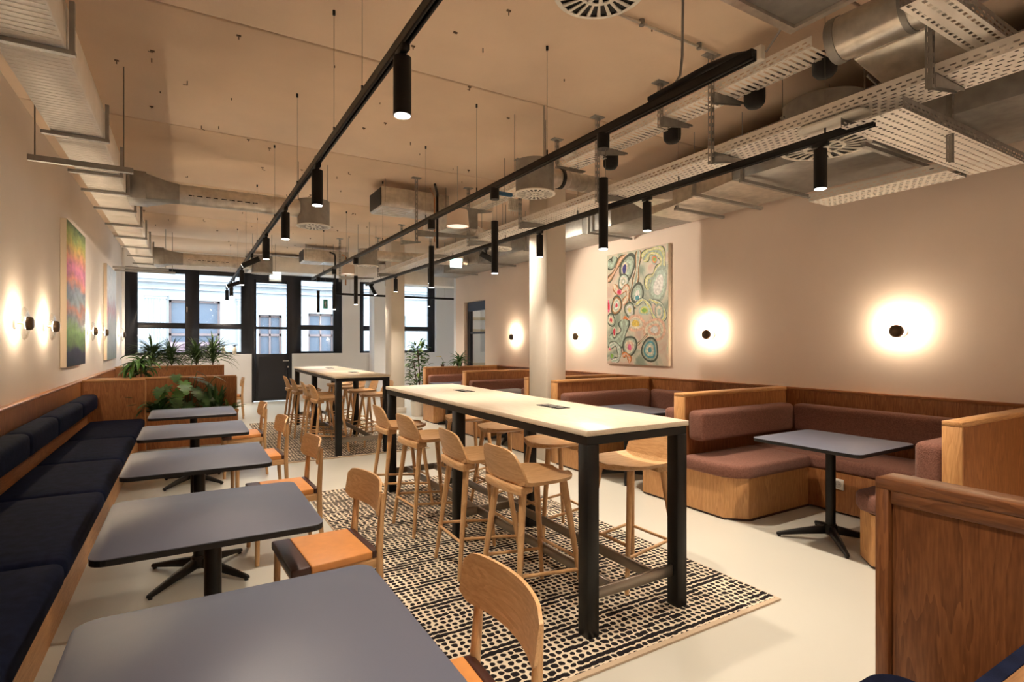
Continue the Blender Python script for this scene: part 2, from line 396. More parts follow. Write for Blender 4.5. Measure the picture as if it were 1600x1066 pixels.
# ================================================================== WALL PANELLING AND LEFT BENCH
def cap_panel(name, x0, x1, y0, y1, h, label, side):
    t = thing(name, label, None, ((x0+x1)/2, y0, 0)); t['kind'] = 'structure'
    build('panel', MB().box(x0, x1, y0, y1, 0, h-.025), boak('z'), t)
    if side > 0: build('cap_rail', MB().box(x0-.015, x1, y0, y1, h-.025, h), boak('y'), t, bevel=.003, segs=1)
    else: build('cap_rail', MB().box(x0, x1+.015, y0, y1, h-.025, h), boak('y'), t, bevel=.003, segs=1)
cap_panel('trim_1', XL, XL+.05, YB, 14.2, .99, 'oak wall panelling with cap rail along the cream wall', -1)
cap_panel('trim_2', XR-.05, XR, .5, 9.86, 1.02, 'oak wall panelling with cap rail behind the booths', 1)

bl = thing('long_bench', 'navy velvet wall bench along the cream wall with oak plinth', 'bench', (-.9, 4.5, 0))
build('bench_base', MB().box(XL+.05, -.58, YB+.05, 9.0, 0, .33), poak('y'), bl)
build('back_ledge', MB().box(XL+.05, XL+.12, YB+.05, 9.0, .33, .60), boak('y'), bl)
build('ledge_rail', MB().box(XL+.05, XL+.16, YB+.05, 9.0, .585, .605), poak('y'), bl, bevel=.003)
ys = [-.75, .65, 2.0, 3.34, 4.78, 6.02, 7.35, 8.995]
for a, b in zip(ys[:-1], ys[1:]):
    build('seat_cushion', MB().cushion(XL+.13, -.50, a+.004, b-.004, .325, .445, .045, .018, 8), M_NAVY, bl, smooth=True)
ys = [-.9, .4, 1.65, 2.9, 4.15, 5.41, 6.46, 7.82, 8.99]
for a, b in zip(ys[:-1], ys[1:]):
    build('back_cushion', MB().cushion(XL+.052, XL+.235, a+.003, b-.003, .605, .805, .05, 0.006, 6), M_NAVY, bl, smooth=True)

def partition(label, x0, x1, y0, y1, h, cat='partition', group=None):
    t = thing('booth_partition', label, cat, ((x0+x1)/2, (y0+y1)/2, 0), group)
    build('panel', MB().box(x0+.02, x1, y0+.008, y1-.008, 0, h-.03), boak('z'), t)
    build('cap_rail', MB().box(x0, x1, y0, y1, h-.03, h), poak('x'), t, bevel=.002, segs=1)
    build('end_board', MB().box(x0, x0+.02, y0, y1, 0, h-.03), poak('z'), t, bevel=.002, segs=1)
    return t
# end panel of the long bench and the planter behind it
t = thing('bench_end_panel', 'oak end panel closing the navy wall bench in front of the planter', 'partition', (-.88, 9.03, 0))
build('panel', MB().box(XL+.05, -.505, 9.0, 9.04, 0, .965), boak('z'), t)
build('cap_rail', MB().box(XL+.05, -.50, 8.995, 9.045, .965, .99), poak('x'), t, bevel=.003)
build('edge_strip', MB().box(-.505, -.49, 8.995, 9.045, 0, .965), poak('z'), t)
t = thing('planter', 'low oak planter with green leafy plants behind the grey tables', 'planter', (0.05, 9.2, 0))
build('front_board', MB().box(-.485, .64, 9.05, 9.08, 0, .46), boak('z'), t)
build('rim', MB().box(-.485, .655, 9.04, 9.09, .46, .50), poak('x'), t)
build('side_board', MB().box(.62, .65, 9.08, 9.42, 0, .50), poak('z'), t)
build('soil', MB().box(-.485, .62, 9.08, 9.42, .38, .44), plain('dark_soil', (.02, .014, .01), .95, noise=.4, nscale=40), t)
t = thing('low_partition', 'oak partition behind the leafy planter', 'partition', (-.3, 9.45, 0))
build('panel', MB().box(XL+.05, .645, 9.43, 9.47, 0, .96), boak('z'), t)
build('cap_rail', MB().box(XL+.05, .65, 9.42, 9.48, .96, .985), poak('x'), t, bevel=.003)
build('edge_strip', MB().box(.645, .66, 9.42, 9.48, 0, .96), poak('z'), t)
t = thing('tall_planter', 'oak planter partition topped with spiky plants below the windows', 'planter', (-.3, 13.1, 0))
build('front_board', MB().box(XL+.05, .66, 12.9, 12.94, 0, 1.0), boak('z'), t)
build('cap_rail', MB().box(XL+.05, .66, 12.88, 12.96, 1.0, 1.02), poak('x'), t)
build('rear_board', MB().box(XL+.05, .66, 13.34, 13.38, 0, 1.0), boak('z'), t)
build('side_board', MB().box(.63, .66, 12.94, 13.34, 0, 1.0), boak('z'), t)
build('soil', MB().box(XL+.05, .63, 12.94, 13.34, .85, .93), plain('dark_soil', (.02, .014, .01), .95), t)
t = thing('rear_bench', 'navy wall bench beyond the leafy planter', 'bench', (-.9, 11.2, 0))
build('bench_base', MB().box(XL+.05, -.58, 9.5, 12.86, 0, .33), poak('y'), t)
for a, b in ((9.5, 11.2), (11.2, 12.87)):
    build('seat_cushion', MB().cushion(XL+.06, -.50, a, b, .325, .445, .045, .018, 6), M_NAVY, t, smooth=True)
    build('back_cushion', MB().cushion(XL+.052, XL+.235, a, b, .605, .805, .05), M_NAVY, t, smooth=True)

# ================================================================== BOOTHS ON THE RIGHT
BX = 3.88
P = [(1.38, 1.48), (3.45, 3.57), (5.44, 5.56), (6.08, 6.19), (7.98, 8.10), (9.72, 9.84)]
PL = ['oak booth partition nearest on the right, its end lit beside the pink back cushion',
      'oak booth partition behind the near bar table corner, between first and second booth',
      'oak booth partition directly in front of the square column',
      'oak booth partition just behind the square column',
      'oak booth partition between the two farthest booths',
      'farthest oak booth partition with potted plants on top']
for (a, b), l in zip(P, PL): partition(l, BX, XR-.05, a, b, 1.02)
def booth(y0, y1, label, outlet=False):
    """U-shaped upholstered bench between partitions at y0 (near) and y1 (far)"""
    t = thing('booth_bench', label, 'bench', (4.7, (y0+y1)/2, 0))
    xf, xb, dp = 3.86, 4.85, .58
    near = dp-.06
    def cham(ya, yb, s):   # seat outline, chamfered at the aisle corner on the inner side
        if s > 0: return [(xf, yb), (xf, ya+.14), (xf+.14, ya), (xb, ya), (xb, yb)]
        return [(xf, ya), (xb, ya), (xb, yb), (xf+.14, yb), (xf, yb-.14)]
    hb = .355
    nb = cham(y1-dp, y1, 1); fb = cham(y0, y0+near, -1)
    build('bench_base', MB().prism(nb[::-1], .02, hb), poak('z'), t)
    build('bench_base', MB().prism(fb, .02, hb), poak('z'), t)
    build('bench_base', MB().box(xb, XR-.05, y0, y1, .02, hb), boak('z'), t)
    build('plinth', MB().prism([(x+.015, yv) for x, yv in nb][::-1], 0, .02), M_BROWN, t)
    build('plinth', MB().prism([(x+.015, yv) for x, yv in fb], 0, .02), M_BROWN, t)
    o = .03
    def seat(pts):
        return MB().prism(pts, hb, hb+.115)
    build('seat_cushion', seat([(xf-o, y1), (xb-.002, y1), (xb-.002, y1-dp-o), (xf+.13, y1-dp-o), (xf+.03, y1-dp+.04), (xf-o, y1-dp+.19)][::-1]), M_MAUVE, t, bevel=.035, segs=4)
    build('seat_cushion', seat([(xf-o, y0), (xb-.002, y0), (xb-.002, y0+near+o), (xf+.13, y0+near+o), (xf+.03, y0+near-.04), (xf-o, y0+near-.19)]), M_MAUVE, t, bevel=.035, segs=4)
    build('seat_cushion', MB().cushion(xb, XR-.055, y0+.002, y1-.002, hb, hb+.115, .035, .01), M_MAUVE, t, smooth=True)
    build('back_cushion', MB().cushion(xf+.06, XR-.19, y1-.17, y1-.002, .60, .87, .045), M_MAUVE, t, smooth=True)
    build('back_cushion', MB().cushion(xf+.06, XR-.19, y0+.002, y0+.17, .60, .87, .045), M_MAUVE, t, smooth=True)
    build('back_cushion', MB().cushion(XR-.215, XR-.052, y0+.15, y1-.15, .60, .868, .045), M_MAUVE, t, smooth=True)
    return t
booth(1.48, 3.45, 'mauve upholstered oak booth bench around the nearest booth table')
booth(3.57, 5.44, 'mauve upholstered oak booth bench below the large swirling painting')
booth(6.19, 7.98, 'mauve upholstered oak booth bench just beyond the square column')
booth(8.10, 9.72, 'mauve upholstered oak booth bench farthest from the camera')
sk = thing('wall_socket', 'white power socket on the oak bench front under the booth table', 'socket', (4.84, 2.6, .26))
build('plate', MB().box(4.838, 4.85, 2.555, 2.645, .215, .305), M_WHITE, sk, bevel=.003)
build('socket_well', MB().cyl((4.834, 2.6, .26), (4.842, 2.6, .26), .03, n=16), plain('socket_grey', (.45, .43, .4), .5), sk)
build('pin_hole', MB().cyl((4.8335, 2.59, .26), (4.836, 2.59, .26), .004).cyl((4.8335, 2.61, .26), (4.836, 2.61, .26), .004), M_BLACKM, sk)

# near partition right in front at the right edge
t = thing('near_partition', 'tall dark oak partition with framed edge at the right foreground', 'partition', (2.06, 0, 0))
y1 = .95
build('panel', MB().box(2.015, 2.11, YB+.05, y1-.045, 0, .99), doak('z'), t)
build('edge_post', MB().box(1.995, 2.115, y1-.04, y1, 0, 1.0), doak('z'), t, bevel=.002, segs=1)
build('cap_rail', MB().box(1.995, 2.115, YB+.05, y1, 1.0, 1.035).box(1.999, 2.0145, YB+.05, y1-.045, .955, 1.0), doak('y'), t, bevel=.002, segs=1)
t = thing('navy_bench', 'navy cushioned seat at the foot of the foreground oak partition', 'bench', (1.7, .68, 0))
build('bench_base', MB().box(1.45, 1.92, .52, .85, 0, .36), boak('z'), t)
build('seat_cushion', MB().prism(rrect(1.38, 1.90, .48, .885, .1, 6), .36, .47), M_NAVY, t, bevel=.03, segs=4)
t = thing('corner_table', 'oak table corner with navy edge at the bottom right', 'table', (1.6, .2, 0))
build('tabletop', MB().box(1.46, 1.98, -.4, .47, .725, .75), wood('knotty_oak_', (.42, .22, .09), (.12, .05, .02), 'x', .45, .8), t)
build('edge_band', MB().box(1.45, 1.985, .47, .50, .72, .753), M_NAVY, t)
build('table_leg', MB().cyl((1.72, .05, 0), (1.72, .05, .72), .035), M_BLACK, t)
build('base_plate', MB().cyl((1.72, .05, 0), (1.72, .05, .015), .2, n=24), M_BLACK, t)

# ================================================================== TABLES
def cafe_table():
    t = thing('dining_table', 'x', 'table')
    build('tabletop', MB().prism(rrect(-.39, .39, -.40, .40, .055), .7455, .75), M_TABLE, t, bevel=.001, segs=1)
    build('edge_band', MB().prism(rrect(-.3885, .3885, -.3985, .3985, .054), .724, .7455), M_TEDGE, t)
    build('column', MB().cyl((0,0,.05), (0,0,.70), .034, n=20), M_BLACK, t, smooth=True)
    build('mount_plate', MB().box(-.12, .12, -.12, .12, .70, .722), M_BLACK, t)
    build('hub', MB().lathe([(.001, .125), (.04, .125), (.047, .11), (.05, .06), (.03, .045), (.001, .045)], n=16), M_BLACK, t, smooth=True)
    for k in range(4):
        a = PI/4+k*PI/2
        f = lambda u, h, w: (math.cos(a)*u-math.sin(a)*w, math.sin(a)*u+math.cos(a)*w, h)
        m = MB(); vs = []
        for u, w, z0, z1 in ((.02, .028, .055, .115), (.2, .024, .035, .075), (.355, .017, .012, .036), (.375, .012, .012, .03)):
            vs += [f(u, z0, -w), f(u, z0, w), f(u, z1, w*.7), f(u, z1, -w*.7)]
        fs = [(0,3,2,1)]
        for i in range(3):
            b = 4*i
            for j in range(4): fs.append((b+j, b+(j+1)%4, b+4+(j+1)%4, b+4+j))
        fs.append((12,13,14,15)); m.add(vs, fs)
        lg = build('foot', m, M_BLACK, t, bevel=.004, segs=1)
        build('glide', MB().cyl(f(.355, 0, 0), f(.355, .014, 0), .012, n=10), M_BLACK, lg)
    return t
tb = cafe_table()
TX = .085
places = [((TX+.05, 1.42), 'grey square dining table nearest the camera'),
          ((TX+.01, 2.70), 'grey square dining table second from the camera beside the navy bench'),
          ((TX-.02, 4.03), 'grey square dining table, middle of the five beside the navy bench'),
          ((TX-.03, 5.37), 'grey square dining table fourth from the camera beside the navy bench'),
          ((TX-.03, 6.71), 'grey square dining table farthest in the row, before the leafy planter'),
          ((4.16, 2.29), 'grey square booth table in the nearest mauve booth'),
          ((4.16, 4.50), 'grey square booth table in the booth below the large painting'),
          ((4.16, 7.08), 'grey square booth table beyond the square column'),
          ((4.16, 8.90), 'grey square booth table in the farthest booth'),
          ((TX-.03, 11.7), 'grey square table hidden behind the planters')]
M_TABLEB = plain('grey_booth_laminate', (0.20, 0.19, 0.17), 0.4, noise=0.03, nscale=300)
for i, ((x, y), l) in enumerate(places):
    g = 'grey square dining tables' if i < 5 or i == 9 else 'grey booth tables'
    if i == 0: tb.location = (x, y, 0); tb['label'] = l; tb['group'] = g; o = tb
    else: o = dup(tb, (x, y, 0), 0, l, g)
    o.location = (x, y, 0)

# bar tables
def bar_table(x0, x1, y0, y1, label, mid, insets):
    t = thing('bar_table', label, 'table', ((x0+x1)/2, (y0+y1)/2, 0), 'long oak bar tables')
    build('tabletop', MB().box(x0, x1, y0, y1, 1.022, 1.05), M_TOPOAK, t, bevel=.002, segs=1)
    fr = MB().box(x0+.01, x1-.01, y0+.01, y0+.05, .975, 1.022).box(x0+.01, x1-.01, y1-.05, y1-.01, .975, 1.022)
    fr.box(x0+.01, x0+.05, y0+.05, y1-.05, .975, 1.022).box(x1-.05, x1-.01, y0+.05, y1-.05, .975, 1.022).box(x0+.05, x1-.05, mid-.04, mid+.04, .98, 1.02)
    build('apron_frame', fr, M_BLACK, t)
    yl = [y0+.005, mid-.04, y1-.085]
    for yy_ in yl:
        for xx in (x0+.01, x1-.085):
            build('leg', MB().box(xx, xx+.075, yy_, yy_+.08, 0.0, .976), M_BLACK, t, bevel=.004, segs=1)
        build('footrest_bar', MB().box(x0+.085, x1-.085, yy_+.03, yy_+.05, .18, .24), M_STEEL, t, bevel=.003, segs=1)
    for xx in (x0+.2, x1-.24):
        build('footrest_bar', MB().box(xx, xx+.02, yl[0]+.05, yl[2]+.03, .18, .24), M_STEEL, t, bevel=.003, segs=1)
    build('cable_tray', MB().box((x0+x1)/2-.1, (x0+x1)/2+.1, mid+.3, mid+.8, .90, .975), M_BLACK, t)
    for yi in insets:
        pi_ = build('power_inset', MB().box(x0+.40, x0+.50, yi-.13, yi+.13, 1.05, 1.054), M_BLACKM, t, bevel=.001, segs=1)
        for k in range(3): build('socket_well', MB().cyl((x0+.45, yi-.08+.08*k, 1.053), (x0+.45, yi-.08+.08*k, 1.0555), .026, n=14), M_GREY, pi_)
    return t
bar_table(1.695, 2.425, 2.12, 5.30, 'long light oak bar table with black legs, nearest the camera', 3.70, (3.05, 4.45))
bar_table(1.64, 2.37, 7.20, 10.40, 'long light oak bar table with black legs nearer the street door', 8.80, (8.05, 9.6))

# ================================================================== RUGS
def rug_mat():
    m, t, b = newmat('dotted_rug'); b.inputs['Roughness'].default_value = .95; b.inputs['Specular IOR Level'].default_value = .1
    N = t.nodes; L = t.links
    tc = N.new('ShaderNodeTexCoord')
    ns = N.new('ShaderNodeTexNoise'); ns.inputs['Scale'].default_value = 22; ns.inputs['Detail'].default_value = 1
    L.new(tc.outputs['Object'], ns.inputs['Vector'])
    sub = N.new('ShaderNodeVectorMath'); sub.operation = 'SUBTRACT'; sub.inputs[1].default_value = (.5, .5, .5); L.new(ns.outputs['Color'], sub.inputs[0])
    sc = N.new('ShaderNodeVectorMath'); sc.operation = 'SCALE'; sc.inputs['Scale'].default_value = .022; L.new(sub.outputs[0], sc.inputs[0])
    ad = N.new('ShaderNodeVectorMath'); L.new(tc.outputs['Object'], ad.inputs[0]); L.new(sc.outputs[0], ad.inputs[1])
    sp = N.new('ShaderNodeSeparateXYZ'); L.new(ad.outputs[0], sp.inputs[0])
    def mth(op, a, b_=None, c=None):
        n = N.new('ShaderNodeMath'); n.operation = op
        for i, v in enumerate((a, b_, c)):
            if v is None: continue
            if isinstance(v, (int, float)): n.inputs[i].default_value = v
            else: L.new(v, n.inputs[i])
        return n.outputs[0]
    yv = mth('DIVIDE', sp.outputs[1], .0385); row = mth('FLOOR', yv); fy = mth('SUBTRACT', mth('FRACT', yv), .5)
    wn = N.new('ShaderNodeTexWhiteNoise'); wn.noise_dimensions = '1D'; L.new(row, wn.inputs['W'])
    off = mth('MULTIPLY', wn.outputs['Value'], .35)
    xv = mth('ADD', mth('DIVIDE', sp.outputs[0], .040), off); cx_ = mth('FLOOR', xv); fx = mth('SUBTRACT', mth('FRACT', xv), .5)
    # rows whose dots run together into bands
    band = mth('GREATER_THAN', mth('SINE', mth('MULTIPLY', row, .84)), .62)
    cmb = N.new('ShaderNodeCombineXYZ'); L.new(cx_, cmb.inputs[0]); L.new(row, cmb.inputs[1])
    w2 = N.new('ShaderNodeTexWhiteNoise'); w2.noise_dimensions = '2D'; L.new(cmb.outputs[0], w2.inputs['Vector'])
    join = mth('GREATER_THAN', mth('ADD', w2.outputs['Value'], mth('MULTIPLY', band, .62)), .80)
    ax = mth('MULTIPLY_ADD', join, .30, .365)
    ex = mth('DIVIDE', fx, ax); ey = mth('DIVIDE', fy, mth('MULTIPLY_ADD', w2.outputs['Value'], .08, .365))
    dd = mth('ADD', mth('MULTIPLY', ex, ex), mth('MULTIPLY', ey, ey))
    dot = mth('LESS_THAN', dd, 1.0)
    mx = N.new('ShaderNodeMixRGB'); L.new(dot, mx.inputs[0])
    mx.inputs[1].default_value = (.70, .60, .46, 1); mx.inputs[2].default_value = (.016, .013, .014, 1)
    L.new(mx.outputs[0], b.inputs['Base Color'])
    nb = N.new('ShaderNodeTexNoise'); nb.inputs['Scale'].default_value = 500; L.new(tc.outputs['Object'], nb.inputs['Vector'])
    bp = N.new('ShaderNodeBump'); bp.inputs['Strength'].default_value = .4; bp.inputs['Distance'].default_value = .002
    L.new(nb.outputs['Fac'], bp.inputs['Height']); L.new(bp.outputs['Normal'], b.inputs['Normal'])
    return m
M_RUG = rug_mat(); M_RUGE = plain('rug_binding', (.52, .40, .28), .9, bump=.4, bscale=300)
def rug(x0, x1, y0, y1, label):
    t = thing('rug', label, 'rug', (x0, y0, 0), 'black dotted cream rugs')
    build('pile', MB().box(x0+.004, x1-.004, y0+.03, y1-.004, .001, .011), M_RUG, t)
    build('binding', MB().box(x0, x1, y0, y0+.03, .001, .0115).box(x0, x0+.004, y0+.03, y1, .001, .0115).box(x1-.004, x1, y0+.03, y1, .001, .0115).box(x0+.004, x1-.004, y1-.004, y1, .001, .0115), M_RUGE, t)
rug(.99, 2.94, 1.90, 5.60, 'cream rug with black dots under the nearest bar table')
rug(.96, 2.92, 7.15, 10.95, 'cream rug with black dots under the farther bar table')

# ================================================================== DINING CHAIRS (face -X)
def dining_chair():
    t = thing('dining_chair', 'x', 'chair')
    # seat pad: tan leather with dark brown front and rear strip
    def seat_outline(x0, x1, wf=.225, wb=.20):
        f = lambda x: wf+(wb-wf)*(x+.21)/.42
        return [(x0, -f(x0)), (x1, -f(x1)), (x1, f(x1)), (x0, f(x0))]
    build('seat', MB().prism(seat_outline(-.125, .17), .425, .462), M_TAN, t, bevel=.007, segs=3)
    build('front_strip', MB().prism(seat_outline(-.215, -.1245), .42, .4625), M_BROWN, t, bevel=.009, segs=3)
    build('rear_strip', MB().prism(seat_outline(.1705, .205), .425, .461), M_BROWN, t, bevel=.007, segs=3)
    for s in (-1, 1):
        build('side_rail', MB().box(-.19, .19, s*.19-.011, s*.19+.011, .375, .424), oak('x'), t, bevel=.003, segs=1)
    build('front_rail', MB().box(-.20, -.175, -.2, .2, .385, .422), oak('y'), t, bevel=.003, segs=1)
    build('back_rail', MB().box(.185, .207, -.185, .185, .385, .422), oak('y'), t, bevel=.003, segs=1)
    for s in (-1, 1):
        build('front_leg', MB().cyl((-.195, s*.205, 0), (-.19, s*.198, .424), .014, .0175, n=10), oak('z'), t, smooth=True)
        # rear leg rises into the back post
        pts = [(.235, s*.195, 0), (.213, s*.193, .25), (.207, s*.193, .44), (.217, s*.188, .60), (.226, s*.184, .735)]
        build('rear_leg', MB().tube(pts, [.014, .017, .019, .016, .0125], 10), oak('z'), t, smooth=True)
    # curved plywood backrest
    n = 16; m = MB(); vs = []
    h0, h1, th = .628, .792, .012
    def pt(i, zz, off):
        s = -1+2*i/n; yv = s*.245
        k = abs(s); rnd = max(0, (k-.78)/.22)
        z = zz
        mid = (h0+h1)/2
        z = mid+(zz-mid)*(1-.38*rnd**2.4)
        bow = .055*(1-s*s)
        tilt = (zz-h0)*.10
        return (.172+bow+tilt+off, yv, z-.006*(1-s*s)*0)
    rows = 5
    for off in (0, th):
        for r in range(rows+1):
            zz = h0+(h1-h0)*r/rows
            for i in range(n+1): vs.append(pt(i, zz, off))
    q = (rows+1)*(n+1); fs = []
    for r in range(rows):
        for i in range(n):
            a = r*(n+1)+i
            fs.append((a, a+n+1, a+n+2, a+1)); fs.append((q+a, q+a+1, q+a+n+2, q+a+n+1))
    for i in range(n):
        a = i; fs.append((a, a+1, q+a+1, q+a)); a = rows*(n+1)+i; fs.append((a+1, a, q+a, q+a+1))
    for r in range(rows):
        a = r*(n+1); b = a+n+1; fs.append((b, a, q+a, q+b)); a += n; b += n; fs.append((a, b, q+b, q+a))
    m.add(vs, fs)
    build('backrest', m, oak('y'), t, smooth=True)
    return t
ch = dining_chair()
cl = [((.60, 1.42), 'oak dining chair with tan seat, nearest the camera', -.04),
      ((.60, 2.84), 'oak dining chair with tan and brown seat at the second grey table', .06),
      ((.585, 4.19), 'oak dining chair at the middle grey table of the row', .04),
      ((.56, 5.52), 'oak dining chair at the fourth grey table of the row', .03),
      ((.54, 6.90), 'oak dining chair at the farthest grey table of the row', .0),
      ((.72, 12.0), 'oak dining chair half hidden behind the planter partition end', -.1)]
for i, ((x, y), l, r) in enumerate(cl):
    if i == 0: ch.location = (x, y, 0); ch['label'] = l; ch['group'] = 'oak dining chairs'; ch.rotation_euler = (0, 0, r)
    else: dup(ch, (x, y, 0), r, l, 'oak dining chairs')

# ================================================================== BAR STOOLS (face +X)
def bar_stool():
    t = thing('bar_stool', 'x', 'stool')
    SZ = .725
    # seat: D-shaped moulded shell, square at the back, rounded in front
    n = 7; m = MB(); out = []
    def hw(x):   # half width along the depth
        u = (x+.19)/.39
        return .205+.02*math.sin(PI*min(1, u*1.1)) if u < .55 else (.222)*math.sqrt(max(0.02, 1-((u-.55)/.47)**2.6))
    xs_ = [-.19, -.15, -.08, 0, .06, .11, .15, .175, .193, .20]
    cols = 10; top = []; bot = []
    for x in xs_:
        w_ = hw(x)
        for j in range(cols+1):
            s = -1+2*j/cols; y_ = s*w_
            z = SZ+.012*abs(s)**3-.010*(1-s*s)*(1-((x)/.2)**2)+(.010 if x < -.17 else 0)
            top.append((x, y_, z)); bot.append((x, y_*.97, z-.020-.012*(1-s*s)))
    L_ = len(top); fs = []; R = len(xs_)
    for i in range(R-1):
        for j in range(cols):
            a = i*(cols+1)+j
            fs.append((a, a+cols+1, a+cols+2, a+1)); fs.append((L_+a, L_+a+1, L_+a+cols+2, L_+a+cols+1))
    for j in range(cols):
        a = j; fs.append((a, a+1, L_+a+1, L_+a)); a = (R-1)*(cols+1)+j; fs.append((a+1, a, L_+a, L_+a+1))
    for i in range(R-1):
        a = i*(cols+1); b = a+cols+1; fs.append((b, a, L_+a, L_+b)); a += cols; b += cols; fs.append((a, b, L_+b, L_+a))
    m.add(top+bot, fs)
    build('seat', m, oak('x'), t, smooth=True)
    # low backrest standing on the seat, corners rounded off at the top
    n = 14; rows = 6; m = MB(); vs = []
    for off in (0, -.013):
        for r in range(rows+1):
            v = r/rows
            for i in range(n+1):
                s = -1+2*i/n
                wtop = .205-.045*v**2.5
                y_ = s*wtop
                top_h = .185-.030*abs(s)**4
                z = SZ+.004+v*top_h
                bow = -.030*(1-s*s)
                vs.append((-.165+bow-.055*v+off, y_, z))
    q = (rows+1)*(n+1); fs = []
    for r in range(rows):
        for i in range(n):
            a = r*(n+1)+i
            fs.append((a, a+1, a+n+2, a+n+1)); fs.append((q+a, q+a+n+1, q+a+n+2, q+a+1))
    for i in range(n):
        a = i; fs.append((a+1, a, q+a, q+a+1)); a = rows*(n+1)+i; fs.append((a, a+1, q+a+1, q+a))
    for r in range(rows):
        a = r*(n+1); b = a+n+1; fs.append((a, b, q+b, q+a)); a += n; b += n; fs.append((b, a, q+a, q+b))
    m.add(vs, fs)
    build('backrest', m, oak('y'), t, smooth=True)
    # shaped block under the rear lip carrying the back
    m = MB(); k = 10; prof = []
    for i in range(k+1):
        s = -1+2*i/k; prof.append((-.205-.018*(1-s*s), s*.19))
    pts = prof+[(-.10, .15), (-.10, -.15)]
    m.prism(pts[::-1], SZ-.058, SZ-.012)
    build('seat_block', m, oak('y'), t, bevel=.006, segs=2)
    feet = {}
    for sx, fx, tx in ((-1, -.235, -.155), (1, .215, .12)):
        for sy in (-1, 1):
            p0 = (fx, sy*.205, 0); p1 = (tx, sy*.135, SZ-.03)
            feet[(sx, sy)] = (Vector(p0), Vector(p1))
            build('leg', MB().tube([p0, Vector(p0).lerp(Vector(p1), .5), p1], [.0125, .0165, .021], 12), oak('z'), t, smooth=True)
    def at(sx, sy, z):
        a, b = feet[(sx, sy)]; return a.lerp(b, z/b.z)
    build('rung', MB().cyl(at(-1, -1, .22), at(-1, 1, .22), .010, n=10), oak('y'), t, smooth=True)
    build('rung', MB().cyl(at(1, -1, .27), at(1, 1, .27), .010, n=10), oak('y'), t, smooth=True)
    for sy in (-1, 1): build('rung', MB().cyl(at(-1, sy, .245), at(1, sy, .20), .010, n=10), oak('x'), t, smooth=True)
    return t
bs = bar_stool()
sl = [((1.70, 2.62, 0), 'light oak bar stool nearest the camera on the aisle side of the near bar table'),
      ((1.69, 3.26, 0), 'light oak bar stool second from the camera, aisle side of the near bar table'),
      ((1.69, 4.12, 0), 'light oak bar stool third from the camera, aisle side of the near bar table'),
      ((1.70, 4.82, 0), 'light oak bar stool at the far end, aisle side of the near bar table'),
      ((2.42, 2.60, 0), 'light oak bar stool on the booth side seen between the near table legs'),
      ((2.40, 3.42, 0), 'light oak bar stool second on the booth side of the near bar table'),
      ((2.42, 4.22, 0), 'light oak bar stool third on the booth side of the near bar table'),
      ((2.42, 4.95, 0), 'light oak bar stool farthest on the booth side of the near bar table'),
      ((1.66, 7.66, 0), 'oak bar stool nearest of four on the aisle side of the farther bar table'),
      ((1.65, 8.25, 0), 'oak bar stool second of four on the aisle side of the farther bar table'),
      ((1.64, 9.10, 0), 'oak bar stool third of four on the aisle side of the farther bar table'),
      ((1.64, 9.80, 0), 'oak bar stool farthest on the aisle side of the farther bar table'),
      ((2.34, 7.85, 0), 'oak bar stool nearest on the column side of the farther bar table'),
      ((2.34, 8.55, 0), 'oak bar stool second on the column side of the farther bar table'),
      ((2.36, 9.30, 0), 'oak bar stool third on the column side of the farther bar table'),
      ((2.34, 10.0, 0), 'oak bar stool farthest on the column side of the farther bar table')]
rs = [.03, -.04, .05, -.02, .02, -.05, .04, 0, .03, -.05, .02, 0, .05, -.03, .02, 0]
for i, (p, l) in enumerate(sl):
    right = p[0] > 2
    g = 'oak bar stools at the near bar table' if i < 8 else 'oak bar stools at the farther bar table'
    r = rs[i]+(PI if right else 0)
    z = .011
    if i == 0: bs.location = (p[0], p[1], z); bs.rotation_euler = (0, 0, r); bs['label'] = l; bs['group'] = g
    else: dup(bs, (p[0], p[1], z), r, l, g)

# ================================================================== WALL SCONCES
def sconce():
    """built for a wall at x=0 with the room on the +X side"""
    t = thing('wall_sconce', 'x', 'wall lamp')
    build('back_plate', MB().cyl((0, 0, 0), (.018, 0, 0), .05, n=24), M_WHITE, t, smooth=True)
    build('stem', MB().cyl((.018, 0, 0), (.10, 0, 0), .010, n=10), M_KNOB, t, smooth=True)
    prof = [(.05, .094), (.09, .092), (.125, .082), (.137, .070), (.140, .066), (.137, .062), (.122, .072), (.09, .084), (.05, .086)]
    m = MB().lathe(prof, n=36); m.xf(Matrix.Rotation(PI/2, 4, 'Y'))
    build('glass_disc', m, M_LAMPGLASS, t, smooth=True)
    m = MB().lathe([(.001, .128), (.035, .127), (.052, .118), (.058, .105), (.058, .082), (.05, .078), (.001, .078)], n=28)
    m.xf(Matrix.Rotation(PI/2, 4, 'Y'))
    build('knob', m, M_KNOB, t, smooth=True)
    m = MB().lathe([(.012, .0), (.046, .0), (.046, .004), (.012, .004)], (0, 0, .073), n=24); m.xf(Matrix.Rotation(PI/2, 4, 'Y'))
    build('lit_ring', m, emit('sconce_led', (1.0, .86, .66), 14), t)
    l = bpy.data.lights.new('sconce_light', 'POINT'); l.energy = SCONCE; l.color = (1.0, .80, .56); l.shadow_soft_size = .035
    o = bpy.data.objects.new('sconce_light', l); COL.objects.link(o); o.location = (.045, 0, .0); o.parent = t
    o.location = (.070, 0, 0.034)
    return t
SCONCE = 16.0
sc0 = sconce()
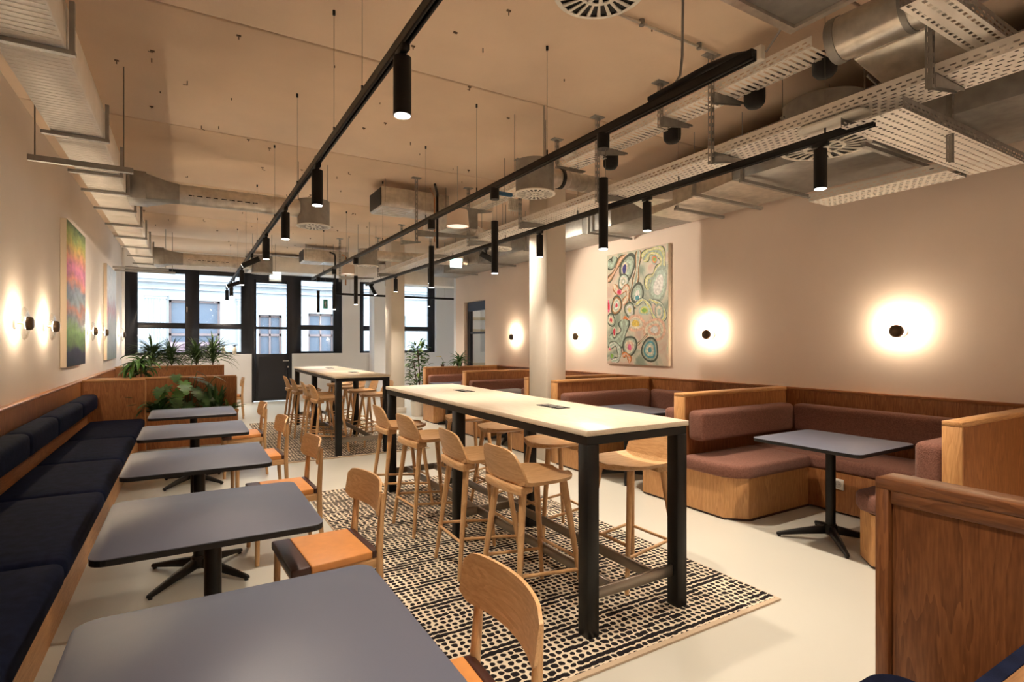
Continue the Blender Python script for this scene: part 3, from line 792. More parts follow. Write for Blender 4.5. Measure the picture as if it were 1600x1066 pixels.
sp_ = [((XL, 6.06, 1.65), 0, 'round glass wall sconce nearest the camera on the cream wall'),
       ((XL, 7.15, 1.65), 0, 'round glass wall sconce just before the colourful painting on the cream wall'),
       ((XL, 9.92, 1.65), 0, 'round glass wall sconce just beyond the colourful painting on the cream wall'),
       ((XL, 11.2, 1.65), 0, 'round glass wall sconce just before the pale second painting'),
       ((XL, 14.1, 1.65), 0, 'round glass wall sconce beside the far window on the cream wall'),
       ((XR, 2.40, 1.59), PI, 'wall sconce nearest the camera above the nearest booth'),
       ((XR, 4.46, 1.585), PI, 'wall sconce right of the swirling painting'),
       ((XR, 7.05, 1.585), PI, 'wall sconce between the square column and the swirling painting'),
       ((XR, 9.08, 1.59), PI, 'wall sconce between the glazed side door and the square column')]
for i, (p, r, l) in enumerate(sp_):
    g = 'round sconces on the cream wall' if r == 0 else 'round sconces above the booths'
    if i == 0: sc0.location = p; sc0['label'] = l; sc0['group'] = g
    else: dup(sc0, p, r, l, g)

# ================================================================== TRACKS AND SPOTLIGHTS
def track(name, a, b, label, axis='y', wires=()):
    x0, y0, z = a; x1, y1, _ = b
    t = thing('lighting_track', label, 'light track', ((x0+x1)/2, (y0+y1)/2, z), 'black lighting tracks')
    if axis == 'y':
        build('rail', MB().box(x0-.018, x0+.018, y0, y1, z-.012, z+.022).box(x0-.018, x0-.006, y0, y1, z-.03, z-.012).box(x0+.006, x0+.018, y0, y1, z-.03, z-.012), M_BLACK, t, bevel=.002, segs=1)
        for yw in wires:
            build('wire', MB().cyl((x0, yw, z+.05), (x0, yw, ZC), .0015, n=5), M_WIRE, t)
            build('wire_grip', MB().cyl((x0, yw, z+.02), (x0, yw, z+.065), .006, n=8).cyl((x0, yw, ZC-.03), (x0, yw, ZC), .009, n=8), M_BLACK, t)
    else:
        build('rail', MB().box(x0, x1, y0-.018, y0+.018, z-.03, z+.02), M_BLACK, t)
        for xw in wires: build('wire', MB().cyl((xw, y0, z+.02), (xw, y0, ZC), .0015, n=5), M_WIRE, t)
    return t
T1X, T2X, T3X, TZ = .80, 2.20, 3.48, 2.795
track('t1', (T1X, -1.0, TZ), (T1X, 14.7, TZ), 'long black lighting track above the aisle side of the dining tables', wires=(1.3, 2.9, 3.55, 4.9, 6.3, 8.0, 9.6, 11.3, 13.2))
track('t2', (T2X, 1.55, TZ), (T2X, 11.7, TZ), 'black lighting track over the bar tables', wires=(3.2, 4.3, 5.5, 7.0, 8.9, 10.6))
track('t3', (T3X, 1.66, TZ), (T3X, 12.3, TZ), 'black lighting track over the booth fronts', wires=(1.95, 3.15, 4.5, 6.0, 7.6, 9.2, 11.2))
track('t4', (3.05, 13.4, 2.66), (6.4, 13.4, 2.66), 'short black lighting track crossing in front of the far windows', axis='x', wires=(3.4, 4.6, 5.9))

def spot_head(x, y, z, label, power=60, tilt=None, r=.039, L=.25, angle=108, group='black cylinder track spotlights', lit=True, adapt=True):
    t = thing('track_spotlight', label, 'spotlight', (x, y, z), group)
    if adapt: build('adapter', MB().box(x-.017, x+.017, y-.05, y+.05, z-.055, z-.012).cyl((x, y, z-.075), (x, y, z-.055), .016, n=12), M_BLACK, t, bevel=.002, segs=1)
    if tilt is None:
        p0 = Vector((x, y, z-.072)); dr = Vector((0, 0, -1))
        p1 = p0+dr*L
    else:
        dr = Vector(tilt).normalized()
        piv = Vector((x, y, z-.14))
        build('joint_stem', MB().cyl((x, y, z-.07), piv, .010, n=8), M_BLACK, t)
        p0 = piv-dr*L*.45; p1 = piv+dr*L*.55
    build('housing', MB().cyl(p0, p1, r, n=28), M_BLACK, t, smooth=True)
    if lit:
        build('lens', MB().cyl(p1, p1+dr*.002, r*.86, n=24), M_LENS, t)
        spot(t, p1+dr*.012, p1+dr*2, power, angle, blend=.9, radius=r*.8)
    return t
K = 1.26
heads1 = [(2.27, 'black cylinder spotlight nearest the camera on the aisle track'),
          (4.07, 'second black cylinder spotlight on the aisle track'),
          (5.55, 'third black cylinder spotlight on the aisle track'),
          (7.02, 'fourth black cylinder spotlight on the aisle track'),
          (10.37, 'black cylinder spotlight on the aisle track between the two tilted ones'),
          (13.0, 'second last black cylinder spotlight on the aisle track'),
          (14.5, 'last black cylinder spotlight at the window end of the aisle track')]
for yv, l in heads1: spot_head(T1X, yv, TZ, l, 42*K)
spot_head(T1X, .55, TZ, 'added out-of-view spotlight on the aisle track brightening the camera side', 42*K)  # head outside the view, added as fill for the near tables
spot_head(T1X, 8.69, TZ, 'first tilted spotlight on the aisle track, aimed at the cream wall', 40*K, tilt=(-1, .35, -.50))
spot_head(T1X, 12.2, TZ, 'second tilted spotlight on the aisle track, aimed at the pale painting', 30*K, tilt=(-1, .1, -.42))
heads3 = [(1.98, 'black cylinder spotlight at the near end of the booth track'),
          (3.51, 'black cylinder spotlight on the booth track between the two bar pendants'),
          (5.21, 'black cylinder spotlight hanging before the square column'),
          (10.25, 'black cylinder spotlight far along the booth track')]
for yv, l in heads3: spot_head(T3X, yv, TZ, l, 60*K, angle=104)
spot_head(T3X, 8.5, TZ, 'upright spotlight behind the column on the booth track', 50*K)
spot_head(T3X, 11.8, TZ, 'tilted spotlight at the window end of the booth track', 40*K, tilt=(.5, -.2, -1))
spot_head(4.45, 13.4, 2.66, 'small spotlight on the cross track left of the tall green plant', 24*K, r=.032, L=.16)
spot_head(5.45, 13.4, 2.66, 'small spotlight on the cross track beside the far window', 24*K, r=.032, L=.16)

def pendant(y, label, power=40):
    x, z = T2X, TZ
    t = thing('tube_pendant', label, 'pendant lamp', (x, y, z), 'black tube pendants over the bar tables')
    build('canopy', MB().cyl((x, y, z-.115), (x, y, z-.02), .038, n=24), M_BLACK, t, smooth=True)
    build('suspension_wire', MB().cyl((x-.018, y, 2.50), (x-.018, y, z-.11), .0014, n=5).cyl((x+.018, y, 2.50), (x+.018, y, z-.11), .0014, n=5), M_WIRE, t)
    build('tube', MB().cyl((x, y, 2.065), (x, y, 2.50), .029, n=24), M_BLACK, t, smooth=True)
    build('lens', MB().cyl((x, y, 2.062), (x, y, 2.066), .0255, n=24), M_LENS, t)
    spot(t, (x, y, 2.052), (x, y, 0), power, 96, blend=.85, radius=.02)
for yv, l in ((2.59, 'black tube pendant nearest the camera over the near bar table'),
              (3.97, 'second black tube pendant over the near bar table'),
              (5.34, 'third black tube pendant at the far end of the near bar table'),
              (8.33, 'black tube pendant nearest over the farther bar table'),
              (9.76, 'middle black tube pendant over the farther bar table'),
              (11.1, 'black tube pendant in front of the door-side window')): pendant(yv, l, 24*K)
# spotlights added out of view to brighten the near end of the room
spot_head(T1X, -.75, TZ, 'added fill spotlight at the near end of the aisle track behind the viewer', 42*K)
for xx, yv, l in ((T2X, .3, 'added fill spotlight over the floor beside the viewer'), (T2X, -1.3, 'added fill spotlight over the floor behind the viewer'),
                  (4.5, .3, 'added fill spotlight at the right of the viewer'), (4.3, -1.3, 'added fill spotlight at the rear right behind the viewer')):
    spot_head(xx, yv, ZC+.01, l, (80 if xx > 3 else 40)*K, angle=115)
# wall washer lighting the large painting; the column cuts its beam
wash = spot_head(T3X, 6.52, TZ, 'tilted spotlight by the column washing the swirling painting', 0, tilt=(1, -.15, -.45), L=.18)
spot(wash, (T3X+.14, 6.50, TZ-.17), (XR, 5.5, 1.7), 40*K, 120, blend=.35, color=(1, .86, .68), radius=.012)

# drum shades
def drum(x, y, zb, r, label):
    t = thing('drum_pendant', label, 'pendant lamp', (x, y, zb), 'white drum pendants')
    h = r*1.45
    build('shade', MB().lathe([(.02, h), (r*.80, h), (r*.87, h*.96), (r, 0), (r*.98, 0), (r*.84, h*.93), (.02, h*.95)], (x, y, zb), n=32), plain('lamp_shade_fabric', (.78, .64, .53), .9), t, smooth=True)
    build('diffuser', MB().cyl((x, y, zb+.012), (x, y, zb+.018), r*.95, n=32), emit('shade_diffuser', (1, .9, .78), .3), t)
    build('cord', MB().cyl((x, y, zb+h), (x, y, ZC), .004, n=6), M_GREY, t)
drum(2.78, 5.93, 2.875, .137, 'white drum pendant above the middle of the room')
drum(2.78, 11.1, 2.86, .130, 'white drum pendant farther back near the windows')

# ================================================================== VENTILATION
def spiral(mb, p0, p1, r, pitch=.12, n=28):
    mb.cyl(p0, p1, r, n=n); p0, p1 = Vector(p0), Vector(p1); L = (p1-p0).length; d = (p1-p0)/L
    k = int(L/pitch)
    for i in range(1, k+1):
        c = p0+d*(L*i/(k+1)); mb.cyl(c-d*.004, c+d*.004, r+.004, n=n)
    return mb
def diffuser(x, y, z, r, h, label, side=None, rods=True):
    t = thing('ceiling_diffuser', label, 'air vent', (x, y, z), 'round swirl ceiling diffusers')
    build('plenum', MB().cyl((x, y, z+.012), (x, y, z+h), r*.93, n=40), M_GALVD, t, smooth=True)
    rim = MB().lathe([(r*.88, 0), (r, .004), (r, .014), (r*.88, .014)], (x, y, z), n=48)
    g = MB()
    def sector(r0, r1, a0, a1, z0=0, z1=.006, k=3):
        vs = []; fs = []
        for i in range(k+1):
            a = a0+(a1-a0)*i/k
            for rr in (r0, r1):
                for zz in (z0, z1): vs.append((x+rr*math.cos(a), y+rr*math.sin(a), z+zz))
        for i in range(k):
            b = 4*i
            fs += [(b, b+2, b+6, b+4), (b+1, b+5, b+7, b+3), (b, b+4, b+5, b+1), (b+2, b+3, b+7, b+6)]
        g.add(vs, fs)
    n1, n2 = 22, 9
    for i in range(n1): a = 2*PI*i/n1; sector(r*.46, r*.90, a, a+2*PI/n1*.36, k=1)
    for i in range(n2): a = 2*PI*i/n2; sector(r*.12, r*.38, a, a+2*PI/n2*.36, k=1)
    sector(r*.38, r*.46, 0, 2*PI, k=32); sector(0.001, r*.14, 0, 2*PI, k=16)
    build('rim', rim, M_WHITE, t, smooth=True)
    build('grille', g, M_WHITE, t)
    build('dark_core', MB().cyl((x, y, z+.009), (x, y, z+.012), r*.9, n=32), M_BLACKM, t)
    if rods:
        for k in range(3):
            a = .4+k*2*PI/3; xx, yy_ = x+r*.98*math.cos(a), y+r*.98*math.sin(a)
            rd = build('hanger_rod', MB().cyl((xx, yy_, z+h-.09), (xx, yy_, ZC), .0035, n=6).box(xx-.012, xx+.012, yy_-.012, yy_+.012, z+h-.10, z+h-.085), M_WIRE, t)
    return t
diffuser(2.75, 4.20, 2.85, .190, .30, 'round diffuser hanging over the middle of the near bar table')
diffuser(1.26, 6.62, 2.83, .190, .30, 'round diffuser at the end of the nearer spiral duct')
diffuser(1.24, 11.5, 2.81, .200, .34, 'round diffuser at the end of the farther spiral duct')
diffuser(2.76, 9.65, 2.84, .185, .30, 'round diffuser above the farther bar table')
diffuser(4.22, 2.37, 2.99, .315, .34, 'large round diffuser above the nearest booth behind the cable tray')
diffuser(3.98, 7.12, 2.88, .230, .26, 'round diffuser left of the square column top')
diffuser(1.46, 1.74, 2.93, .190, .35, 'round diffuser cut by the upper edge of the view')

# left rectangular duct
D0, D1, DZ0, DZ1 = -.80, -.51, 2.93, 3.15
dl = thing('rectangular_duct', 'long ribbed rectangular duct above the navy bench along the cream wall', 'air duct', (-.65, 5, DZ0))
seg = [-1.0, .7, 2.2, 3.42, 4.78, 5.75, 6.62, 7.6, 8.6, 9.7, 10.8, 11.9, 12.6]
for a, b in zip(seg[:-1], seg[1:]):
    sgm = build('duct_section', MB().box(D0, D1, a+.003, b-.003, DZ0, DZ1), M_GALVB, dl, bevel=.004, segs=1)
    rb = MB(); k = int((b-a)/.045)
    for i in range(1, k):
        yv = a+(b-a)*i/k; rb.box(D0+.008, D1-.008, yv-.003, yv+.003, DZ0-.0025, DZ0)
    rb_o = build('rib', rb, M_GALVB, sgm); rb_o['kind'] = 'stuff'
build('ceiling_strap', MB().box(-.72, -.70, 3.6, 3.64, DZ1, ZC).box(-.72, -.70, 8.6, 8.64, DZ1, ZC), M_GALVD, dl)
build('branch_box', MB().box(D1, D1+.16, 6.44, 6.82, 2.90, 3.17), M_GALVD, dl, bevel=.004, segs=1)
build('branch_box', MB().box(D1, D1+.16, 11.3, 11.75, 2.86, 3.15), M_GALVD, dl, bevel=.004, segs=1)
for yv in (2.0, 3.42, 4.78, 5.75, 6.40, 7.2, 8.1, 9.0, 9.9, 10.9, 11.9):
    h = MB().box(D0-.05, D1+.035, yv-.018, yv+.018, DZ0-.028, DZ0-.005)
    h.box(D1+.010, D1+.032, yv-.012, yv+.012, DZ0-.02, DZ1+.02)
    build('hanger', h, M_GALVD, dl)
tz = thing('pipe_trapeze', 'thin metal trapeze bar on threaded rods below the left duct', 'pipe hanger', (-.6, 5.1, 2.8))
build('bar', MB().box(-.98, -.36, 5.08, 5.12, 2.79, 2.83), M_GALVD, tz)
build('threaded_rod', MB().cyl((-.42, 5.1, 2.79), (-.42, 5.1, ZC), .005, n=6).cyl((-.94, 5.1, 2.79), (-.94, 5.1, ZC), .005, n=6), M_WIRE, tz)
tz = thing('pipe_trapeze', 'lower metal trapeze bar near the far windows at the left wall', 'pipe hanger', (-.6, 11.0, 2.8))
build('bar', MB().box(-1.15, -.30, 12.0, 12.04, 2.82, 2.86).box(-1.15, -.2, 12.3, 12.34, 2.80, 2.84), M_GALVD, tz)
build('threaded_rod', MB().cyl((-.35, 12.02, 2.8), (-.35, 12.02, ZC), .005, n=6).cyl((-.25, 12.32, 2.8), (-.25, 12.32, ZC), .005, n=6), M_WIRE, tz)
# spiral branch ducts
def branch(x0, x1, y, z, r, label):
    t = thing('spiral_duct', label, 'air duct', ((x0+x1)/2, y, z), 'round spiral ducts')
    # square-to-round transition
    m = MB(); n = 24; vs = []
    for k in range(n):
        a = 2*PI*k/n; cx, cz = math.cos(a), math.sin(a); q = max(abs(cx), abs(cz))
        vs.append((x0, y+cx/q*.18, z+cz/q*.125))
    for k in range(n): a = 2*PI*k/n; vs.append((x0+.28, y+r*math.cos(a), z+r*math.sin(a)))
    fs = [(k, (k+1)%n, (k+1)%n+n, k+n) for k in range(n)]+[tuple(range(n-1, -1, -1))]
    m.add(vs, fs); build('transition', m, M_GALVD, t, smooth=True)
    build('tube', spiral(MB(), (x0+.28, y, z), (x1, y, z), r), M_GALV, t, smooth=True)
    g = MB()
    for i in range(9): 
        xx = x0+.36+i*.075
        for k in range(4): g.box(xx, xx+.05, y-r-.004-(-.012*abs(k-1.5)), y-r+.02, z-.05+.022*k, z-.036+.022*k)
    gr = build('slot_grille', g, M_BLACKM, t); gr['kind'] = 'stuff'
branch(-.35, 1.10, 6.63, 3.03, .10, 'round spiral duct branching from the left duct, nearer one')
branch(-.35, 1.06, 11.52, 3.0, .11, 'round spiral duct branching from the left duct near the windows')
t = thing('spiral_duct', 'shiny round duct from the bar table diffuser toward the right wall', 'air duct', (3.2, 4.2, 3.05), 'round spiral ducts')
build('tube', spiral(MB(), (2.90, 4.2, 3.04), (3.98, 4.25, 3.06), .085), M_GALV, t, smooth=True)
build('clamp_ring', MB().cyl((3.02, 4.2, 3.04), (3.05, 4.2, 3.04), .095, n=28), M_BLACKM, t, smooth=True)
m = MB(); n = 24; vs = [(3.98, 4.25+.085*math.cos(2*PI*k/n), 3.06+.085*math.sin(2*PI*k/n)) for k in range(n)]
for k in range(n):
    a = 2*PI*k/n; cx, cz = math.cos(a), math.sin(a); q = max(abs(cx), abs(cz)); vs.append((4.36, 4.25+cx/q*.22, 3.10+cz/q*.12))
m.add(vs, [(k, k+n, (k+1)%n+n, (k+1)%n) for k in range(n)]); build('transition', m, M_GALV, t, smooth=True)
# right rectangular duct
dr = thing('rectangular_duct', 'wide rectangular duct running above the booths along the right wall', 'air duct', (5.0, 5, 3.0))
for a, b in ((4.7, 6.0), (6.0, 7.5), (7.5, 9.0), (9.0, 10.4), (10.4, 11.7)):
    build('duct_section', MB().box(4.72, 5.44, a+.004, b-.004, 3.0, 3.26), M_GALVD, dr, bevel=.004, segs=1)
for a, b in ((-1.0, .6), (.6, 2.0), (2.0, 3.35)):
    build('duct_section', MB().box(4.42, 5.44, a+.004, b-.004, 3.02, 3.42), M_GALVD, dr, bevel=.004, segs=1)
m = MB().add([(4.42,3.35,3.02),(5.44,3.35,3.02),(5.44,3.35,3.42),(4.42,3.35,3.42),(4.72,4.7,3.0),(5.44,4.7,3.0),(5.44,4.7,3.26),(4.72,4.7,3.26)],
             [(0,3,2,1),(4,5,6,7),(0,1,5,4),(1,2,6,5),(2,3,7,6),(3,0,4,7)])
build('reducer', m, M_GALV, dr)
for yv in (.9, 2.15, 3.2, 3.75, 4.25, 5.8, 7.4, 9.0, 10.6):
    x0 = 4.42-.05 if yv < 4 else 4.67
    h = MB().box(x0-.03, 5.45, yv-.018, yv+.018, 2.955, 2.985)
    h.box(x0-.02, x0+.012, yv-.014, yv+.014, 2.96, 3.30).cyl((x0-.005, yv, 3.2), (x0-.005, yv, ZC), .004, n=6)
    build('hanger', h, M_GALVD, dr)
# big round duct, flat box and hood at the upper right
t = thing('spiral_duct', 'large shiny round duct with perforated strap at the upper right', 'air duct', (3.3, 1.3, 3.27), 'round spiral ducts')
build('tube', MB().cyl((3.30, .2, 3.27), (3.30, 1.78, 3.27), .125, n=40), M_GALV, t, smooth=True)
build('end_collar', MB().cyl((3.30, 1.74, 3.27), (3.30, 1.79, 3.27), .131, n=40), M_GALVD, t, smooth=True)
build('clamp_ring', MB().cyl((3.30, 1.38, 3.27), (3.30, 1.41, 3.27), .131, n=40), M_GALVD, t, smooth=True)
build('hood', MB().add([(3.36,1.72,3.15),(3.62,1.66,3.02),(3.62,1.22,3.02),(3.36,1.25,3.15),(3.36,1.72,3.3),(3.62,1.66,3.16),(3.62,1.22,3.16),(3.36,1.25,3.3)],
      [(0,3,2,1),(4,5,6,7),(0,1,5,4),(1,2,6,5),(2,3,7,6),(3,0,4,7)]), M_GALV, t, bevel=.01)
t = thing('duct_box', 'flat sheet metal duct box cut by the upper edge beside the big round duct', 'air duct', (2.5, 1.4, 3.35))
build('box', MB().box(1.85, 3.08, .7, 1.92, 3.36, 3.56), M_GALVD, t, bevel=.004, segs=1)
build('flange', MB().box(1.85, 3.11, 1.90, 1.95, 3.34, 3.58).box(3.07, 3.11, .7, 1.90, 3.34, 3.58), M_GALV, t)
# fan coil boxes
def fancoil(x, y, label):
    t = thing('fan_coil_unit', label, 'air unit', (x, y, 3.25), 'ceiling fan coil boxes')
    build('casing', MB().box(x+.012, x+.95, y, y+.52, 3.25, 3.50), M_GALV, t, bevel=.004, segs=1)
    build('intake_grille', MB().box(x, x+.012, y+.02, y+.50, 3.265, 3.485), M_BLACKM, t)
    build('lower_panel', MB().box(x+.02, x+.44, y+.02, y+.50, 3.238, 3.25), plain('bright_sheet', (.75, .76, .76), .3, .6), t)
    for i in range(5): build('louvre', MB().box(x+.04, x+.42, y+.06+.09*i, y+.075+.09*i, 3.232, 3.238), M_GALV, t)
    for dx in (.05, .9): build('hanger_rod', MB().cyl((x+dx, y-.012, 3.30), (x+dx, y-.012, ZC), .004, n=6), M_WIRE, t)
fancoil(2.13, 6.85, 'galvanised fan coil box with black intake, nearer of two')
fancoil(2.13, 12.3, 'galvanised fan coil box with black intake near the street windows')

# ================================================================== CABLE TRAYS
def sheet(mb, o, u, v, L, strips):
    o, u, v = Vector(o), Vector(u), Vector(v); off = 0
    for s_ in strips:
        w_ = s_[0]
        if len(s_) == 1: mb.add([o+v*off, o+v*off+u*L, o+v*(off+w_)+u*L, o+v*(off+w_)], [(0,1,2,3)])
        else:
            pitch, slot, ph = s_[1:]; a = 0.0; k = 0
            while a < L:
                e = min(L, ph+k*pitch) if k or ph > 0 else 0
                if e > a: mb.add([o+v*off+u*a, o+v*off+u*e, o+v*(off+w_)+u*e, o+v*(off+w_)+u*a], [(0,1,2,3)])
                a = e+slot; k += 1
                if k > 4000: break
        off += w_
    return mb
def tray(p, axis, L, w_, h, label, ladder=True, z=None):
    """p = corner at the lower, smaller-coordinate end"""
    x, y, z = p
    t = thing('cable_tray', label, 'cable tray', p, 'perforated metal cable trays')
    u, v = ((0,1,0), (1,0,0)) if axis == 'y' else ((1,0,0), (0,1,0))
    if ladder: st = [(.012,), (.006, .05, .03, .01), (.010,), (w_-.056, .046, .016, .02), (.010,), (.006, .05, .03, .035), (.012,)]
    else:
        n = max(3, int(w_/.042)); st = []; rw = w_/n
        for i in range(n):
            st += [(rw*.32,), (rw*.30, .048, .026, .008+.024*(i % 2)), (rw*.38,)]
    build('perforated_base', sheet(MB(), p, u, v, L, st), M_GALVB, t)
    sd = [(.012,), (.009, .05, .028, .01), (.014,), (.009, .05, .028, .034), (max(.005, h-.044),)]
    V = Vector(v)
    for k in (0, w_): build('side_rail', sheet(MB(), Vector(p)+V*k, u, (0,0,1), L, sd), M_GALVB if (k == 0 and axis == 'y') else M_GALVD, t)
    return t
tray((3.335, 1.95, 3.33), 'y', 6.5, .24, .07, 'upper perforated ladder tray running beside the metal posts')
tray((3.40, .6, 2.89), 'y', 12.0, .29, .075, 'long lower perforated tray above the booth track', ladder=False)
tray((2.80, 1.07, 3.02), 'x', .95, .16, .07, 'cross tray at the upper right corner of the view', ladder=False)
tray((3.40, 1.48, 2.79), 'x', 1.82, .33, .07, 'wide cross tray running to the right wall', ladder=False)
tray((4.86, 1.82, 2.77), 'y', 1.05, .33, .07, 'short tray along the right wall beside the wide cross tray', ladder=False)
def post(x, y, z0, z1, label, arm=None, arm_z=None):
    t = thing('support_post', label, 'metal post', (x, y, z1), 'perforated ceiling posts')
    sd = [(.010,), (.012, .055, .032, .02), (.010,)]
    m = MB(); sheet(m, (x-.016, y-.016, z0), (0,0,1), (1,0,0), z1-z0, sd); sheet(m, (x+.016, y-.016, z0), (0,0,1), (0,1,0), z1-z0, sd); sheet(m, (x-.016, y-.016, z0), (0,0,1), (0,1,0), z1-z0, sd)
    build('channel', m, M_GALVD, t)
    build('foot_plate', MB().box(x-.06, x+.06, y-.04, y+.04, z1-.006, z1), M_GALVD, t)
    for az in ([] if arm_z is None else arm_z):
        b = MB().prismf([(x+.016, az), (x+arm, az), (x+arm, az-.015), (x+.016, az-.075)], lambda a, b_, c: (a, c, b_), y-.02, y-.016)
        b.prismf([(x+.016, az), (x+arm, az), (x+arm, az-.015), (x+.016, az-.075)], lambda a, b_, c: (a, c, b_), y+.016, y+.02)
        b.box(x+.016, x+arm, y-.02, y+.02, az-.004, az)
        build('cantilever_arm', b, M_GALVD, t)
for yv, lg in ((1.31, 1), (2.68, 1), (3.18, 0), (3.97, 1), (4.62, 0), (5.35, 1), (6.7, 1), (8.05, 1), (9.4, 0), (10.8, 1)):
    nm = {1.31: 'long metal post nearest the camera carrying the lower tray', 2.68: 'long metal post crossing in front of the upper tray', 3.18: 'short metal post under the ceiling conduit end',
          3.97: 'long metal post behind the nearest tube pendant', 4.62: 'short metal post right of the bar table diffuser', 5.35: 'long metal post by the second tube pendant',
          6.7: 'long metal post just before the white drum pendant', 8.05: 'long metal post beyond the white drum pendant', 9.4: 'short metal post above the farther bar table', 10.8: 'long metal post near the second drum pendant'}[yv]
    post(3.30, yv, 2.80 if lg else 3.24, ZC, nm, .36, [2.885] + ([3.325] if yv > 1.5 else []) if lg else [3.325])
post(4.10, 1.52, 2.62, 3.5, 'metal post holding the wide cross tray', .01, None)
post(2.52, 6.62, 2.76, ZC, 'metal post right of the nearer fan coil box', .9, [2.93])
post(2.66, 11.3, 2.72, ZC, 'metal post near the street door', .7, [2.84])
tz = thing('pipe_trapeze', 'dark pipe hanger frame beside the nearer fan coil box', 'pipe hanger', (2.75, 6.7, 3))
build('pipe', MB().tube([(2.6, 6.2, 3.42), (2.78, 6.55, 3.42), (2.80, 6.6, 3.38), (2.80, 6.6, 2.72)], .016, 8), M_BLACK, tz, smooth=True)
build('copper_pipe', MB().tube([(2.56, 6.25, 3.38), (2.76, 6.6, 3.38), (2.775, 6.63, 3.34), (2.775, 6.63, 2.8)], .010, 8), plain('copper', (.55, .27, .14), .35, .7), tz, smooth=True)
tz = thing('pipe_trapeze', 'dark pipe hanger frame beside the farther fan coil box', 'pipe hanger', (2.75, 12.2, 3))
build('hanger_rod', MB().cyl((2.7, 12.05, 3.4), (2.7, 12.05, ZC), .005, n=6), M_WIRE, tz)
build('pipe', MB().tube([(2.6, 11.9, 3.40), (2.74, 12.1, 3.40), (2.76, 12.15, 3.36), (2.76, 12.15, 2.75)], .018, 8), M_BLACK, tz, smooth=True)
build('copper_pipe', MB().tube([(2.9, 12.1, 3.40), (3.0, 12.2, 3.38), (3.0, 12.2, 2.75)], .016, 8), plain('copper', (.55, .27, .14), .35, .7), tz, smooth=True)
for i, (x, y, z, l) in enumerate([(3.62, 2.55, 3.30, 'black round speaker under the upper tray by the long post'), (3.62, 3.35, 3.29, 'black round speaker under the upper tray, middle one'),
                   (3.62, 4.15, 3.28, 'black round speaker behind the nearest tube pendant canopy'), (3.60, 2.02, 3.30, 'black round speaker under the upper tray by the big duct')]):
    t = thing('ceiling_speaker', l, 'speaker', (x, y, z), 'black round speakers under the upper tray')
    build('body', MB().lathe([(.001, -.07), (.05, -.062), (.072, -.035), (.075, 0), (.075, .08), (.001, .08)], (x, y, z), n=20), M_BLACKM, t, smooth=True)
    build('bracket', MB().box(x-.09, x-.02, y-.02, y+.02, z+.02, z+.03), M_WHITE, t)
t = thing('junction_box', 'small white junction box clipped to the upper tray side', 'electrical box', (3.31, 2.3, 3.4))
build('box', MB().box(3.28, 3.325, 2.26, 2.42, 3.38, 3.48), M_WHITE, t, bevel=.006)
build('cable', MB().tube([(3.30, 2.24, 3.42), (3.29, 2.14, 3.50), (3.25, 2.05, 3.55), (3.15, 1.99, 3.52)], .007, 8), M_GREY, t, smooth=True)
t = thing('junction_box', 'small white junction box behind the pendant canopy on the upper tray', 'electrical box', (3.31, 4.4, 3.4))
build('box', MB().box(3.27, 3.325, 4.32, 4.50, 3.36, 3.46), M_WHITE, t, bevel=.006)
tag(build('black_cable_hose', MB().tube([(2.20, 2.20, 2.835), (2.21, 2.0, 2.845), (2.23, 1.82, 2.862), (2.25, 1.70, 2.86), (2.25, 1.62, 2.835)], .018, 12), M_BLACKM, smooth=True), 'thick black cable hose lying on the near end of the bar table track', 'cable')
tag(build('white_cable', MB().tube([(3.52, 1.72, 3.10), (3.60, 1.70, 3.05), (3.66, 1.60, 3.12), (3.72, 1.45, 3.12), (3.74, 1.40, 2.98)], .008, 8), M_GREY, smooth=True), 'pale cable looping below the big round duct', 'cable')
t = thing('access_point', 'flat white rounded plate fixed under the lower tray near the track end', 'device', (3.5, 1.9, 2.86))
build('housing', MB().prism(rrect(3.38, 3.54, 1.68, 2.10, .06), 2.852, 2.872), M_WHITE, t, bevel=.006)
build('mount', MB().box(3.42, 3.5, 1.8, 2.0, 2.872, 2.888), M_GREY, t)
t = thing('network_box', 'blue topped cable connector with a small wire cage behind the diffuser', 'device', (3.2, 5.45, 3.15))
build('blue_bar', MB().box(3.02, 3.22, 5.38, 5.42, 3.17, 3.21), plain('blue_plastic', (.03, .12, .25), .5), t, bevel=.004, segs=1)
cg = MB()
for k in range(5): cg.tube([(3.20+.03*k, 5.44, 3.17), (3.22+.03*k, 5.44, 3.05), (3.25+.025*k, 5.47, 2.98)], .004, 5)
for zz in (3.14, 3.09, 3.04): cg.cyl((3.19, 5.44, zz), (3.36, 5.44, zz-.01), .004, n=5)
build('wire_cage', cg, M_GALV, t)
build('body', MB().box(3.22, 3.34, 5.45, 5.49, 3.03, 3.17), M_WHITE, t)
build('hanger_rod', MB().cyl((3.12, 5.40, 3.21), (3.12, 5.40, ZC), .004, n=6), M_WIRE, t)
# ceiling conduit
t = thing('conduit', 'thin metal conduit clipped across the ceiling toward the long post', 'pipe', (2.4, 2.62, 3.57))
build('pipe', MB().cyl((1.0, 2.62, 3.575), (3.28, 2.62, 3.575), .010, n=10), M_GALV, t, smooth=True)
for x in (1.4, 2.55, 3.1): build('clip', MB().cyl((x, 2.62, 3.56), (x, 2.62, 3.60), .018, n=12), M_GALVD, t)
tag(build('hanging_cable', MB().tube([(2.27, 2.03, 3.59), (2.275, 2.03, 3.3), (2.27, 2.03, 3.02), (2.265, 2.04, 2.92), (2.235, 2.05, 2.87)], .007, 8), M_GREY, smooth=True), 'thin grey cable hanging from the ceiling near the track end', 'cable')
